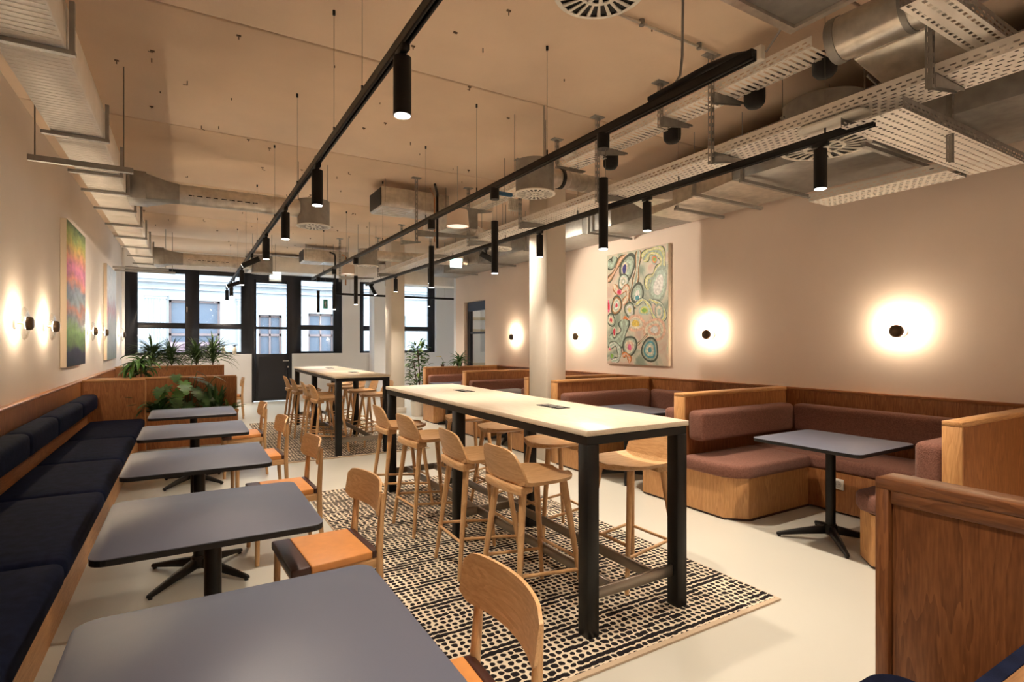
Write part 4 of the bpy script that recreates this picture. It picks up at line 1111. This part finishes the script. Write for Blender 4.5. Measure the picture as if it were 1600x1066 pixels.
# clutter of services over the middle of the room
t = thing('spiral_duct', 'crumpled silver flexible duct beyond the white drum pendant', 'air duct', (3.2, 7.2, 3.2), 'round spiral ducts')
m = MB(); pts = [(3.1, 6.95, 3.12), (3.3, 7.1, 3.15), (3.55, 7.12, 3.12), (3.78, 7.12, 3.04)]
m.tube(pts, .10, 16)
for i in range(len(pts)-1):
    for k in range(5):
        c = Vector(pts[i]).lerp(Vector(pts[i+1]), k/5); dd = (Vector(pts[i+1])-Vector(pts[i])).normalized(); m.cyl(c-dd*.006, c+dd*.006, .108, n=16)
build('flex_tube', m, M_GALV, t, smooth=True)
t = thing('duct_box', 'silver duct box hanging over the gap between the bar tables', 'air duct', (3.0, 6.9, 3.1))
build('box', MB().box(2.95, 3.25, 6.4, 7.4, 3.0, 3.22), M_GALV, t, bevel=.005)
build('flange', MB().box(2.93, 3.27, 6.36, 6.40, 2.98, 3.24), M_GALVD, t)
t = thing('duct_box', 'silver duct box above the far end of the bar room', 'air duct', (4.6, 12.9, 3.1))
build('box', MB().box(4.2, 6.2, 12.6, 13.1, 2.9, 3.2), M_GALVB, t, bevel=.005)
build('flange', MB().box(4.17, 4.2, 12.58, 13.12, 2.88, 3.22), M_GALVD, t)
t = thing('duct_box', 'wide flat silver duct across the ceiling before the street door', 'air duct', (2.0, 13.9, 3.3))
build('box', MB().box(1.2, 6.0, 13.8, 14.3, 3.15, 3.5), M_GALVB, t, bevel=.005)
build('flange', MB().box(1.17, 1.2, 13.78, 14.32, 3.13, 3.52), M_GALVD, t)
t = thing('pipe', 'horizontal steel pipe running below the ceiling over the farther bar table', 'pipe', (3.0, 9, 3.2))
build('tube', spiral(MB(), (2.9, 9.65, 3.05), (4.7, 9.65, 3.08), .09), M_GALV, t, smooth=True)
for i, (x, y) in enumerate([(2.66, 7.9), (2.66, 9.0)]):
    pass
# exit signs
t = thing('exit_sign', 'bright emergency exit light hanging behind the tube pendants', 'sign', (3.9, 8.6, 2.9))
build('housing', MB().box(3.88, 4.14, 8.60, 8.64, 2.95, 3.0), M_WHITE, t)
build('green_plate', MB().box(3.89, 4.13, 8.615, 8.625, 2.90, 2.95), emit('exit_green', (.45, .80, .70), .8), t)
build('lit_panel', MB().box(3.90, 4.11, 8.60, 8.63, 2.79, 2.89), emit('exit_white', (.85, 1, 1), 1.6), t)
build('hanger_rod', MB().cyl((4.0, 8.62, 3.0), (4.0, 8.62, ZC), .004, n=6), M_WIRE, t)
t = thing('exit_sign', 'bright square emergency light beside the farther round diffuser', 'sign', (1.7, 12.6, 2.9))
build('lit_panel', MB().box(1.52, 1.72, 12.6, 12.63, 2.85, 2.99), emit('exit_white', (.85, 1, 1), 1.6), t)
build('housing', MB().box(1.50, 1.74, 12.63, 12.66, 2.80, 3.0), M_WHITE, t)
build('hanger_rod', MB().cyl((1.62, 12.64, 3.0), (1.62, 12.64, ZC), .004, n=6), M_WIRE, t)
t = thing('exit_sign', 'small green and white running-figure plate hanging before the street window', 'sign', (3.0, 14.2, 2.4))
build('plate', MB().box(3.02, 3.13, 14.60, 14.61, 2.36, 2.60), plain('sign_green', (.03, .22, .12), .5), t)
f_ = MB().box(3.065, 3.085, 14.595, 14.6, 2.45, 2.52).cyl((3.08, 14.595, 2.54), (3.08, 14.6, 2.54), .013, n=10)
f_.prismf([(3.07, 2.45), (3.085, 2.45), (3.06, 2.39), (3.045, 2.40)], lambda a, b, c: (a, c, b), 14.595, 14.6).prismf([(3.075, 2.455), (3.085, 2.45), (3.11, 2.41), (3.10, 2.40)], lambda a, b, c: (a, c, b), 14.595, 14.6)
f_.prismf([(3.07, 2.52), (3.05, 2.48), (3.043, 2.485), (3.066, 2.53)], lambda a, b, c: (a, c, b), 14.595, 14.6)
build('figure', f_, M_WHITE, t)
build('suspension_wire', MB().cyl((3.075, 14.605, 2.6), (3.075, 14.605, ZC), .002, n=5), M_WIRE, t)
# anchors and drill stubs left in the ceiling
m = MB(); rnd = random.Random(3)
for i in range(95):
    x, y = rnd.uniform(-1.0, 3.2), rnd.uniform(1.5, 13.5)
    h = rnd.uniform(.01, .035); a = rnd.uniform(0, 6.28)
    m.cyl((x, y, ZC-h), (x, y, ZC), .004, n=5)
    if rnd.random() < .45: m.box(x-.014, x+.014, y-.006, y+.006, ZC-.008, ZC)
    if rnd.random() < .25: m.cyl((x, y, ZC-h), (x+.03*math.cos(a), y+.03*math.sin(a), ZC-h-.004), .003, n=4)
o = build('ceiling_anchor', m, plain('old_anchor', (.16, .10, .06), .7)); o['kind'] = 'stuff'; tag(o, 'old screw anchors and drill stubs scattered over the concrete ceiling', 'anchors')

# ================================================================== PAINTINGS
def paint_swirl():
    m, t, b = newmat('swirl_ground'); b.inputs['Roughness'].default_value = .45
    N, L = t.nodes, t.links
    tc = N.new('ShaderNodeTexCoord')
    ns = N.new('ShaderNodeTexNoise'); ns.inputs['Scale'].default_value = 2.4; ns.inputs['Detail'].default_value = 6; ns.inputs['Distortion'].default_value = 1.2; L.new(tc.outputs['Object'], ns.inputs['Vector'])
    r = N.new('ShaderNodeValToRGB'); c = r.color_ramp
    st = [(0, (.10,.12,.10)), (.36, (.30,.36,.28)), (.46, (.55,.56,.44)), (.53, (.70,.62,.50)), (.62, (.68,.50,.40)), (1, (.45,.38,.42))]
    c.elements[0].position = 0; c.elements[0].color = (*st[0][1], 1); c.elements[1].position = 1; c.elements[1].color = (*st[-1][1], 1)
    for p_, q in st[1:-1]: e = c.elements.new(p_); e.color = (*q, 1)
    L.new(ns.outputs['Fac'], r.inputs['Fac']); L.new(r.outputs[0], b.inputs['Base Color']); return m
def swirl_strokes(root, xs, y0, y1, z0, z1):
    """loops and drops of paint lying on the canvas; a, b run 0..1 from the top left corner"""
    H_ = z1-z0; W_ = y1-y0; rr = random.Random(5); lay = [0]
    pal = {'sage': (.36,.43,.34), 'cream': (.72,.66,.52), 'white': (.78,.76,.72), 'ochre': (.36,.17,.05), 'yellow': (.66,.66,.22), 'blue': (.04,.035,.20), 'teal': (.10,.34,.42),
           'red': (.62,.03,.06), 'pink': (.80,.16,.30), 'orange': (.82,.24,.06), 'green': (.25,.50,.08), 'dark': (.07,.085,.06), 'peach': (.76,.50,.36), 'gold': (.85,.60,.12), 'mint': (.48,.60,.50)}
    mb = {k: MB() for k in pal}
    P3 = lambda a, b, d: (xs-.0045-d, y1-a*W_, z1-b*H_)
    def blob(a, b, ra, rb, rot, cols):
        n = 26; ph = [rr.uniform(0, 6.28) for _ in range(3)]
        for k, col in enumerate(cols):
            f = 1-k/(len(cols)+.35); lay[0] += 1; d = .0003+lay[0]*.00002; pts = []
            for i in range(n):
                t_ = 2*PI*i/n; w_ = 1+.10*math.sin(2*t_+ph[0])+.06*math.sin(3*t_+ph[1])
                u, v = ra*f*w_*math.cos(t_), rb*f*w_*math.sin(t_)
                aa, bb = a+(u*math.cos(rot)-v*math.sin(rot))/W_, b+(u*math.sin(rot)+v*math.cos(rot))/H_
                pts.append(P3(min(.99, max(.01, aa)), min(.992, max(.008, bb)), d))
            mb[col].add(pts, [tuple(range(n))])
    def band(pts, cols, w_):
        # smooth path through the points, painted in nested stripes
        q = []
        for i in range(len(pts)-1):
            p0, p1, p2, p3 = pts[max(0, i-1)], pts[i], pts[i+1], pts[min(len(pts)-1, i+2)]
            for k in range(8):
                t_ = k/8; q.append(tuple(.5*(2*p1[c]+(p2[c]-p0[c])*t_+(2*p0[c]-5*p1[c]+4*p2[c]-p3[c])*t_*t_+(3*p1[c]-p0[c]-3*p2[c]+p3[c])*t_**3) for c in (0, 1)))
        q.append(pts[-1])
        for k, col in enumerate(cols):
            f = 1-k/(len(cols)+.2); lay[0] += 1; d = .0003+lay[0]*.00002; vs = []; n = len(q)
            for i, (a, b) in enumerate(q):
                a1, b1 = q[min(n-1, i+1)]; a0, b0 = q[max(0, i-1)]; dx, dy = (a1-a0)*W_, (b1-b0)*H_; l_ = math.hypot(dx, dy) or 1
                ww = w_*f*(.75+.25*math.sin(i*.5))*(.35+.65*min(1, min(i, n-1-i)/3+.2))
                for sg in (1, -1): vs.append(P3(min(.99, max(.01, a-sg*dy/l_*ww/W_)), min(.992, max(.008, b+sg*dx/l_*ww/H_)), d))
            mb[col].add(vs, [(2*i, 2*i+1, 2*i+3, 2*i+2) for i in range(n-1)])
    band([(0, .06), (.10, .10), (.14, .02)], ['dark', 'sage', 'mint'], .09)
    band([(.0, .24), (.12, .17), (.24, .06), (.33, .03)], ['dark', 'ochre', 'peach'], .06)
    blob(.36, .14, .17, .20, .3, ['dark', 'sage', 'mint', 'sage']); blob(.31, .15, .06, .10, .3, ['cream', 'blue', 'blue'])
    band([(.55, .0), (.53, .14), (.50, .26), (.44, .36), (.45, .45), (.52, .49)], ['dark', 'ochre', 'cream', 'sage'], .075)
    band([(.62, .10), (.72, .04), (.88, .06), (.92, .16), (.82, .24), (.72, .28), (.70, .36)], ['dark', 'yellow', 'cream', 'yellow', 'sage'], .10)
    blob(.80, .11, .06, .07, 0, ['sage', 'orange', 'green'])
    blob(.86, .33, .17, .24, .2, ['sage', 'mint', 'white', 'white'])
    blob(.29, .26, .11, .12, 0, ['dark', 'mint', 'white', 'cream', 'sage', 'white'])
    band([(.12, .28), (.22, .36), (.35, .32), (.36, .40), (.28, .46)], ['ochre', 'peach', 'cream'], .06); blob(.22, .35, .05, .04, .6, ['pink', 'red'])
    blob(.53, .38, .12, .17, .1, ['dark', 'sage', 'mint', 'white']); blob(.53, .42, .055, .06, .2, ['white', 'teal', 'teal'])
    blob(.17, .47, .13, .14, 0, ['dark', 'ochre', 'cream', 'mint', 'white', 'red']); blob(.02, .47, .04, .09, 0, ['pink', 'red'])
    blob(.40, .52, .12, .11, .4, ['dark', 'sage', 'white', 'cream', 'yellow'])
    band([(.50, .48), (.62, .44), (.72, .50), (.78, .58), (.86, .64), (.95, .60), (.93, .52), (.82, .47), (.72, .44)], ['dark', 'mint', 'cream', 'yellow'], .045)
    blob(.87, .555, .085, .12, .2, ['sage', 'cream', 'mint']); blob(.64, .53, .10, .08, 0, ['mint', 'yellow', 'green'])
    blob(.07, .60, .10, .10, 0, ['dark', 'sage', 'cream', 'peach', 'red']); blob(.50, .64, .18, .13, .2, ['peach', 'cream', 'gold']); blob(.33, .61, .055, .06, .3, ['orange', 'orange'])
    band([(.30, .60), (.30, .70), (.22, .79), (.10, .80), (.02, .77)], ['dark', 'sage', 'mint', 'sage'], .13); blob(.13, .71, .035, .075, .15, ['cream', 'red', 'red'])
    blob(.80, .70, .20, .17, .1, ['peach', 'cream', 'peach', 'white'])
    band([(.52, .83), (.60, .79), (.70, .73)], ['dark', 'ochre', 'cream'], .022)
    blob(.40, .84, .14, .17, .1, ['dark', 'sage', 'cream', 'peach', 'mint']); blob(.40, .85, .055, .07, .2, ['cream', 'pink', 'pink'])
    blob(.73, .87, .18, .16, 0, ['dark', 'sage', 'teal', 'mint', 'cream', 'teal'])
    band([(.03, .85), (.15, .82), (.22, .88), (.20, .96), (.08, .98)], ['dark', 'sage', 'white', 'mint'], .06); blob(.09, .93, .06, .05, 0, ['sage', 'green']); blob(.05, .87, .03, .03, 0, ['peach', 'pink'])
    band([(.28, .93), (.34, .91), (.40, .95), (.39, .99)], ['ochre', 'orange', 'peach'], .05)
    for k, m_ in mb.items():
        if m_.v: build('brush_stroke', m_, plain('paint_'+k, pal[k], .45, noise=.30, nscale=30), root)['kind'] = 'stuff'
def paint_bands(name, stops, stretch, dist, scale=3.0):
    m, t, b = newmat(name); b.inputs['Roughness'].default_value = .5
    N, L = t.nodes, t.links
    tc = N.new('ShaderNodeTexCoord'); mp = N.new('ShaderNodeMapping'); mp.inputs['Scale'].default_value = stretch; L.new(tc.outputs['Object'], mp.inputs[0])
    ns = N.new('ShaderNodeTexNoise'); ns.inputs['Scale'].default_value = scale; ns.inputs['Detail'].default_value = 7; ns.inputs['Roughness'].default_value = .65; L.new(mp.outputs[0], ns.inputs['Vector'])
    sp = N.new('ShaderNodeSeparateXYZ'); L.new(tc.outputs['Object'], sp.inputs[0])
    a = N.new('ShaderNodeMath'); a.operation = 'MULTIPLY_ADD'; a.inputs[1].default_value = dist; L.new(ns.outputs['Fac'], a.inputs[0])
    k = N.new('ShaderNodeMath'); k.operation = 'MULTIPLY_ADD'; k.inputs[1].default_value = 1/1.7; k.inputs[2].default_value = .5-dist/2; L.new(sp.outputs[2], k.inputs[0]); L.new(k.outputs[0], a.inputs[2])
    r = N.new('ShaderNodeValToRGB'); c = r.color_ramp
    c.elements[0].position = stops[0][0]; c.elements[0].color = (*stops[0][1], 1); c.elements[1].position = stops[-1][0]; c.elements[1].color = (*stops[-1][1], 1)
    for p_, q in stops[1:-1]: e = c.elements.new(p_); e.color = (*q, 1)
    L.new(a.outputs[0], r.inputs['Fac'])
    n2 = N.new('ShaderNodeTexNoise'); n2.inputs['Scale'].default_value = 9; n2.inputs['Detail'].default_value = 5; L.new(mp.outputs[0], n2.inputs['Vector'])
    r2 = N.new('ShaderNodeValToRGB'); r2.color_ramp.elements[0].position = .35; r2.color_ramp.elements[0].color = (.45, .45, .45, 1); r2.color_ramp.elements[1].position = .6
    L.new(n2.outputs['Fac'], r2.inputs['Fac'])
    ml = N.new('ShaderNodeMixRGB'); ml.blend_type = 'MULTIPLY'; ml.inputs[0].default_value = .7; L.new(r.outputs[0], ml.inputs[1]); L.new(r2.outputs[0], ml.inputs[2])
    L.new(ml.outputs[0], b.inputs['Base Color']); return m
M_CANV = plain('canvas_edge', (.55, .45, .34), .8)
def painting(side, x, y0, y1, z0, z1, mat, label, depth=.045):
    s_ = 1 if side == 'left' else -1
    t = thing('painting', label, 'painting', (x+s_*depth, (y0+y1)/2, (z0+z1)/2))
    a, b_ = x+s_*.004, x+s_*depth
    build('canvas', MB().box(b_, b_+s_*.004, y0+.005, y1-.005, z0+.005, z1-.005), mat, t)
    build('stretcher_frame', MB().box(a, b_, y0, y1, z0, z0+.03).box(a, b_, y0, y1, z1-.03, z1).box(a, b_, y0, y0+.03, z0+.03, z1-.03).box(a, b_, y1-.03, y1, z0+.03, z1-.03).box(a, (a+b_)/2, y0+.03, y1-.03, z0+.03, z1-.03), M_CANV, t)
    return t
painting('right', XR, 5.11, 6.33, 1.17, 2.80, paint_swirl(), 'large abstract painting of swirling green and cream loops on the right wall')
swirl_strokes(bpy.data.objects['painting'], XR-.045, 5.115, 6.325, 1.175, 2.795)
bands = [(0, (.015,.02,.03)), (.10, (.05,.03,.07)), (.17, (.22,.34,.08)), (.26, (.30,.50,.12)), (.33, (.40,.42,.38)), (.40, (.70,.28,.15)), (.46, (.38,.44,.42)), (.54, (.30,.33,.38)), (.60, (.85,.30,.14)), (.67, (.85,.25,.42)), (.76, (.88,.36,.22)), (.84, (.80,.58,.14)), (.91, (.40,.50,.14)), (1, (.08,.18,.10))]
painting('left', XL, 7.96, 9.27, 1.20, 2.91, paint_bands('sunset_painting', bands, (0, .5, 1.1), .26, 3.2), 'tall abstract painting in pink, orange and green on the cream wall', .06)
pale = [(0, (.30,.38,.36)), (.25, (.50,.55,.56)), (.45, (.62,.64,.66)), (.55, (.62,.25,.30)), (.62, (.60,.62,.66)), (.8, (.70,.70,.72)), (1, (.55,.62,.66))]
painting('left', XL, 11.69, 13.08, 1.18, 2.86, paint_bands('pale_painting', pale, (0, 6, 1.0), .9, 1.6), 'pale grey and rose abstract painting farther along the cream wall', .05)

# ================================================================== PLANTS
M_LEAFD = plain('dark_green_leaf', (.035, .095, .026), .38, noise=.35, nscale=14)
M_LEAFM = plain('mid_green_leaf', (.075, .20, .035), .40, noise=.35, nscale=14)
M_LEAFL = plain('light_green_leaf', (.13, .20, .04), .45, noise=.3, nscale=14)
M_SPIKE = plain('dracaena_leaf', (.075, .13, .035), .45, noise=.5, nscale=20)
M_STEM = plain('green_stem', (.07, .11, .035), .6)
M_BARK = plain('brown_stem', (.13, .08, .05), .8)
def blade(mb, base, az, el, L, wd, droop, n=7, fold=.25, prof=None):
    """one strap or lance leaf as a folded strip, curving down under its weight"""
    p = Vector(base); e = el; seg = L/n; lft = []; mid = []; rgt = []
    for i in range(n+1):
        u = i/n
        ww = wd*(prof(u) if prof else math.sin(PI*min(1, .12+u*.88))**.7*(1-u*.15))
        d = Vector((math.cos(az)*math.cos(e), math.sin(az)*math.cos(e), math.sin(e)))
        sd = Vector((-math.sin(az), math.cos(az), 0)); up = sd.cross(d)*-1
        if i == n: ww = wd*.03
        mid.append(p.copy()); lft.append(p+sd*ww/2+up*ww*fold); rgt.append(p-sd*ww/2+up*ww*fold)
        p = p+d*seg; e -= droop/n
    k = n+1; fs = []
    for i in range(n): fs += [(i, i+1, k+i+1, k+i), (k+i, k+i+1, 2*k+i+1, 2*k+i)]
    return mb.add(lft+mid+rgt, fs)
R = random.Random(11)
def dracaena(x, y, z, h, label):
    t = thing('spiky_plant', label, 'plant', (x, y, z), 'spiky plants in the tall planter')
    build('stem', MB().cyl((x, y, z), (x, y, z+h*.35), .014, n=8), M_BARK, t, smooth=True)
    m = MB()
    for i in range(130):
        az = R.uniform(0, 2*PI); el = R.uniform(.15, 1.5); L = h*R.uniform(.5, .8)
        blade(m, (x+R.uniform(-.02, .02), y+R.uniform(-.02, .02), z+h*R.uniform(.15, .5)), az, el, L, .030, R.uniform(.7, 1.8), 6)
    build('foliage', m, M_SPIKE, t)['kind'] = 'stuff'
dracaena(-.62, 13.14, .93, .72, 'spiky green plant at the left end of the tall planter')
dracaena(-.28, 13.12, .93, .66, 'spiky green plant second from the left in the tall planter')
dracaena(.16, 13.14, .93, .68, 'spiky green plant third from the left in the tall planter')
dracaena(.46, 13.12, .93, .78, 'spiky green plant at the right end of the tall planter')
# drooping plant standing behind the low partition
t = thing('drooping_plant', 'bushy drooping green plant rising over the low partition beside the cream wall', 'plant', (-.60, 9.62, .445))
build('stem', MB().cyl((-.60, 9.60, .44), (-.58, 9.60, 1.15), .010, n=8).cyl((-.64, 9.62, .44), (-.66, 9.62, 1.12), .008, n=8), M_BARK, t, smooth=True)
for i in range(46):
    az = R.uniform(0, 2*PI); el = R.uniform(.0, 1.2)
    b_ = (-.60+R.uniform(-.05, .05), 9.60+R.uniform(-.05, .05), R.uniform(1.0, 1.22))
    build('leaf', blade(MB(), b_, az, el, R.uniform(.20, .36), .06, R.uniform(1.4, 2.6), 6), M_LEAFM if i % 3 else M_LEAFD, t, smooth=True)
build('pot', MB().lathe([(.001, .0), (.09, 0), (.115, .17), (.10, .17), (.09, .14), (.001, .14)], (-.60, 9.61, .447), n=24), plain('dark_pot', (.03, .025, .02), .6), t, smooth=True)
# monstera in the low planter
def heart(mb, c, az, el, s_, slits=True):
    """broad heart shaped leaf with notched margin; az/el point from stalk to tip"""
    d = Vector((math.cos(az)*math.cos(el), math.sin(az)*math.cos(el), math.sin(el)))
    sd = Vector((-math.sin(az), math.cos(az), 0)); up = d.cross(sd)
    if up.z < 0: up = -up
    pts = []; n = 15
    for sgn in (1, -1):
        row = []
        for i in range(n+1):
            u = i/n; a_ = -.22+1.22*u
            w_ = .52*math.sin(PI*min(1, (u*.94+.06)))**.6*(1-.35*u)
            if slits and 2 < i < 13 and i % 3 == 0: w_ *= .55
            row.append((a_, w_*sgn))
        pts.append(row)
    C = Vector(c); vs = []; k = n+1
    mids = [C+d*s_*max(0, a_)-up*s_*.30*max(0, a_)**2 for a_, _ in pts[0]]
    L_ = [C+d*s_*a_+sd*s_*w_+up*s_*(-.30*max(0, a_)**2+.12*abs(w_)-.35*w_*w_) for a_, w_ in pts[0]]
    R_ = [C+d*s_*a_+sd*s_*w_+up*s_*(-.30*max(0, a_)**2+.12*abs(w_)-.35*w_*w_) for a_, w_ in pts[1]]
    fs = []
    for i in range(n): fs += [(i, i+1, k+i+1, k+i), (k+i, k+i+1, 2*k+i+1, 2*k+i)]
    return mb.add(L_+mids+R_, fs)
t = thing('monstera', 'large monstera with broad glossy notched leaves in the low planter', 'plant', (.0, 9.25, .44))
mon = [(-.05, 9.14, .92, -1.3, -.6, .24), (.20, 9.16, .74, -1.1, -.7, .22), (-.34, 9.16, .84, -1.8, -.6, .19), (-.12, 9.12, .70, -1.7, -.8, .22), (.36, 9.2, .98, -.1, -.3, .17), (-.14, 9.20, 1.02, -1.6, -.3, .20), (.02, 9.22, .98, -.2, .1, .22), (.14, 9.28, .93, -.4, -.2, .24), (-.24, 9.20, .86, -2.2, -.7, .22), (-.10, 9.16, .80, -1.9, -.9, .22),
       (.10, 9.14, .82, -1.2, -.6, .22), (.26, 9.24, .86, -.5, -.4, .20), (-.30, 9.22, .70, -2.5, -.5, .22), (.0, 9.12, .62, -1.6, -.5, .24), (.18, 9.12, .62, -1.0, -.3, .20),
       (-.20, 9.14, .58, -2.0, -.2, .20), (.12, 9.30, 1.06, .2, -.35, .17), (.30, 9.16, .66, -.8, -.4, .18)]
for i, (x, y, z, az, el, s_) in enumerate(mon):
    build('leaf', heart(MB(), (x, y, z), az, el, s_*.95), M_LEAFM if i in (0, 4, 8, 9) else M_LEAFD, t, smooth=True)
    build('stem', MB().tube([(.0+(x)*.15, 9.25, .44), (x*.55, 9.25*.4+y*.6, .44+(z-.44)*.6), (x, y, z)], .006, 6), M_STEM, t, smooth=True)
t = thing('arching_plant', 'dark strap leaved plant at the left end of the low planter', 'plant', (-.38, 9.22, .44))
for i in range(22):
    az = R.uniform(-3.1, .6); build('leaf', blade(MB(), (-.36+R.uniform(-.04, .04), 9.22, .45), az, R.uniform(.7, 1.4), R.uniform(.35, .62), .055, R.uniform(.9, 2.0), 8), M_LEAFD, t, smooth=True)
t = thing('lance_leaf_plant', 'upright dark lance leaved plant right of the monstera', 'plant', (.32, 9.22, .44))
for i in range(26):
    az = R.uniform(-3.1, 3.1); build('leaf', blade(MB(), (.34+R.uniform(-.08, .08), 9.22+R.uniform(-.04, .04), .44), az, R.uniform(.75, 1.45), R.uniform(.25, .50), .06, R.uniform(.1, .6), 6), M_LEAFD, t, smooth=True)
t = thing('yellow_green_plant', 'small yellow green leafy plant at the right end of the low planter', 'plant', (.54, 9.2, .44))
for i in range(26):
    az = R.uniform(-3.1, 3.1); build('leaf', blade(MB(), (.54+R.uniform(-.06, .06), 9.2+R.uniform(-.04, .04), .44+R.uniform(0, .06)), az, R.uniform(.3, 1.3), R.uniform(.12, .24), .045, R.uniform(.4, 1.2), 5), M_LEAFL, t, smooth=True)
# plants at the far right booth
t = thing('tall_green_plant', 'tall bushy green plant in front of the far window beside the last booth', 'plant', (4.02, 10.42, 0))
tx, ty = 4.02, 10.42
build('pot', MB().lathe([(.001, 0), (.14, 0), (.17, .30), (.155, .30), (.14, .26), (.001, .26)], (tx, ty, 0), n=28), M_WHITE, t, smooth=True)
build('stem', MB().tube([(tx, ty, .26), (tx+.02, ty, .8), (tx-.02, ty+.02, 1.35)], .014, 8).tube([(tx, ty, .26), (tx-.05, ty, .7), (tx-.10, ty+.02, 1.1)], .010, 8), M_BARK, t, smooth=True)
for i in range(270):
    zc = R.uniform(.45, 1.50); az = R.uniform(0, 2*PI); rr = R.uniform(.02, .22)*(1.15-abs(zc-1.0)*.8)
    b_ = (tx+rr*math.cos(az), ty+rr*math.sin(az), zc)
    build('leaf', blade(MB(), b_, az, R.uniform(-.3, .9), R.uniform(.09, .15), .055, R.uniform(.4, 1.4), 3), (M_LEAFM, M_LEAFL, M_LEAFD)[i % 3], t)
t = thing('fern', 'bushy green fern on top of the farthest booth partition', 'plant', (4.9, 9.9, 1.02))
fx, fy_ = 4.62, 9.78
build('pot', MB().lathe([(.001, 0), (.05, 0), (.065, .07), (.055, .07), (.001, .06)], (fx, fy_, 1.021), n=20), plain('dark_pot', (.03, .025, .02), .6), t, smooth=True)
m = MB()
for i in range(70): blade(m, (fx, fy_, 1.09), R.uniform(0, 2*PI), R.uniform(.1, 1.4), R.uniform(.18, .34), .028, R.uniform(.9, 2.2), 5)
build('foliage', m, M_LEAFM, t)['kind'] = 'stuff'
t = thing('yellow_flower', 'small plant with a yellow flower on the farthest booth partition', 'plant', (4.25, 9.78, 1.02))
fx = 4.26
build('pot', MB().lathe([(.001, 0), (.03, 0), (.04, .04), (.001, .04)], (fx, 9.78, 1.021), n=16), plain('dark_pot', (.03, .025, .02), .6), t, smooth=True)
build('stem', MB().tube([(fx, 9.78, 1.06), (fx+.02, 9.78, 1.12), (fx-.03, 9.77, 1.20)], .003, 6), M_STEM, t)
build('petal', blade(MB(), (fx-.03, 9.77, 1.20), 3.0, .3, .11, .05, .5, 5), plain('yellow_petal', (.75, .62, .08), .5), t, smooth=True)
for i in range(5): build('leaf', blade(MB(), (fx, 9.78, 1.06), R.uniform(0, 6), .8, .11, .03, 1.0, 5), M_LEAFM, t)
# bird topped bottles on the window sill
for i, (x, l) in enumerate(((.44, 'cream bottle with black bird stopper partly behind the spiky plant on the sill'), (.74, 'cream bottle with black bird stopper, middle one on the window sill'), (.98, 'cream bottle with black bird stopper nearest the street door'))):
    y = YF+.03
    t = thing('bird_bottle', l, 'bottle', (x, y, 1.2), 'cream bottles with bird stoppers on the sill')
    build('body', MB().lathe([(.001, 0), (.042, 0), (.046, .02), (.044, .12), (.036, .165), (.024, .18), (.001, .18)], (x, y, 1.2), n=20), plain('cream_ceramic', (.72, .64, .50), .5), t, smooth=True)
    b_ = MB().lathe([(.001, .18), (.02, .185), (.026, .205), (.014, .22), (.001, .225)], (x, y, 1.2), n=12)
    b_.add([(x-.02, y, 1.405), (x-.085, y-.012, 1.44), (x-.085, y+.012, 1.44), (x-.02, y, 1.425), (x+.02, y, 1.40), (x+.06, y, 1.435), (x+.085, y, 1.43), (x+.02, y, 1.43), (x+.05, y-.02, 1.45), (x+.05, y+.02, 1.45)],
           [(0,1,3), (0,3,2), (4,6,5), (4,5,7), (3,8,7), (3,7,9)])
    build('bird_stopper', b_, M_BLACKM, t)
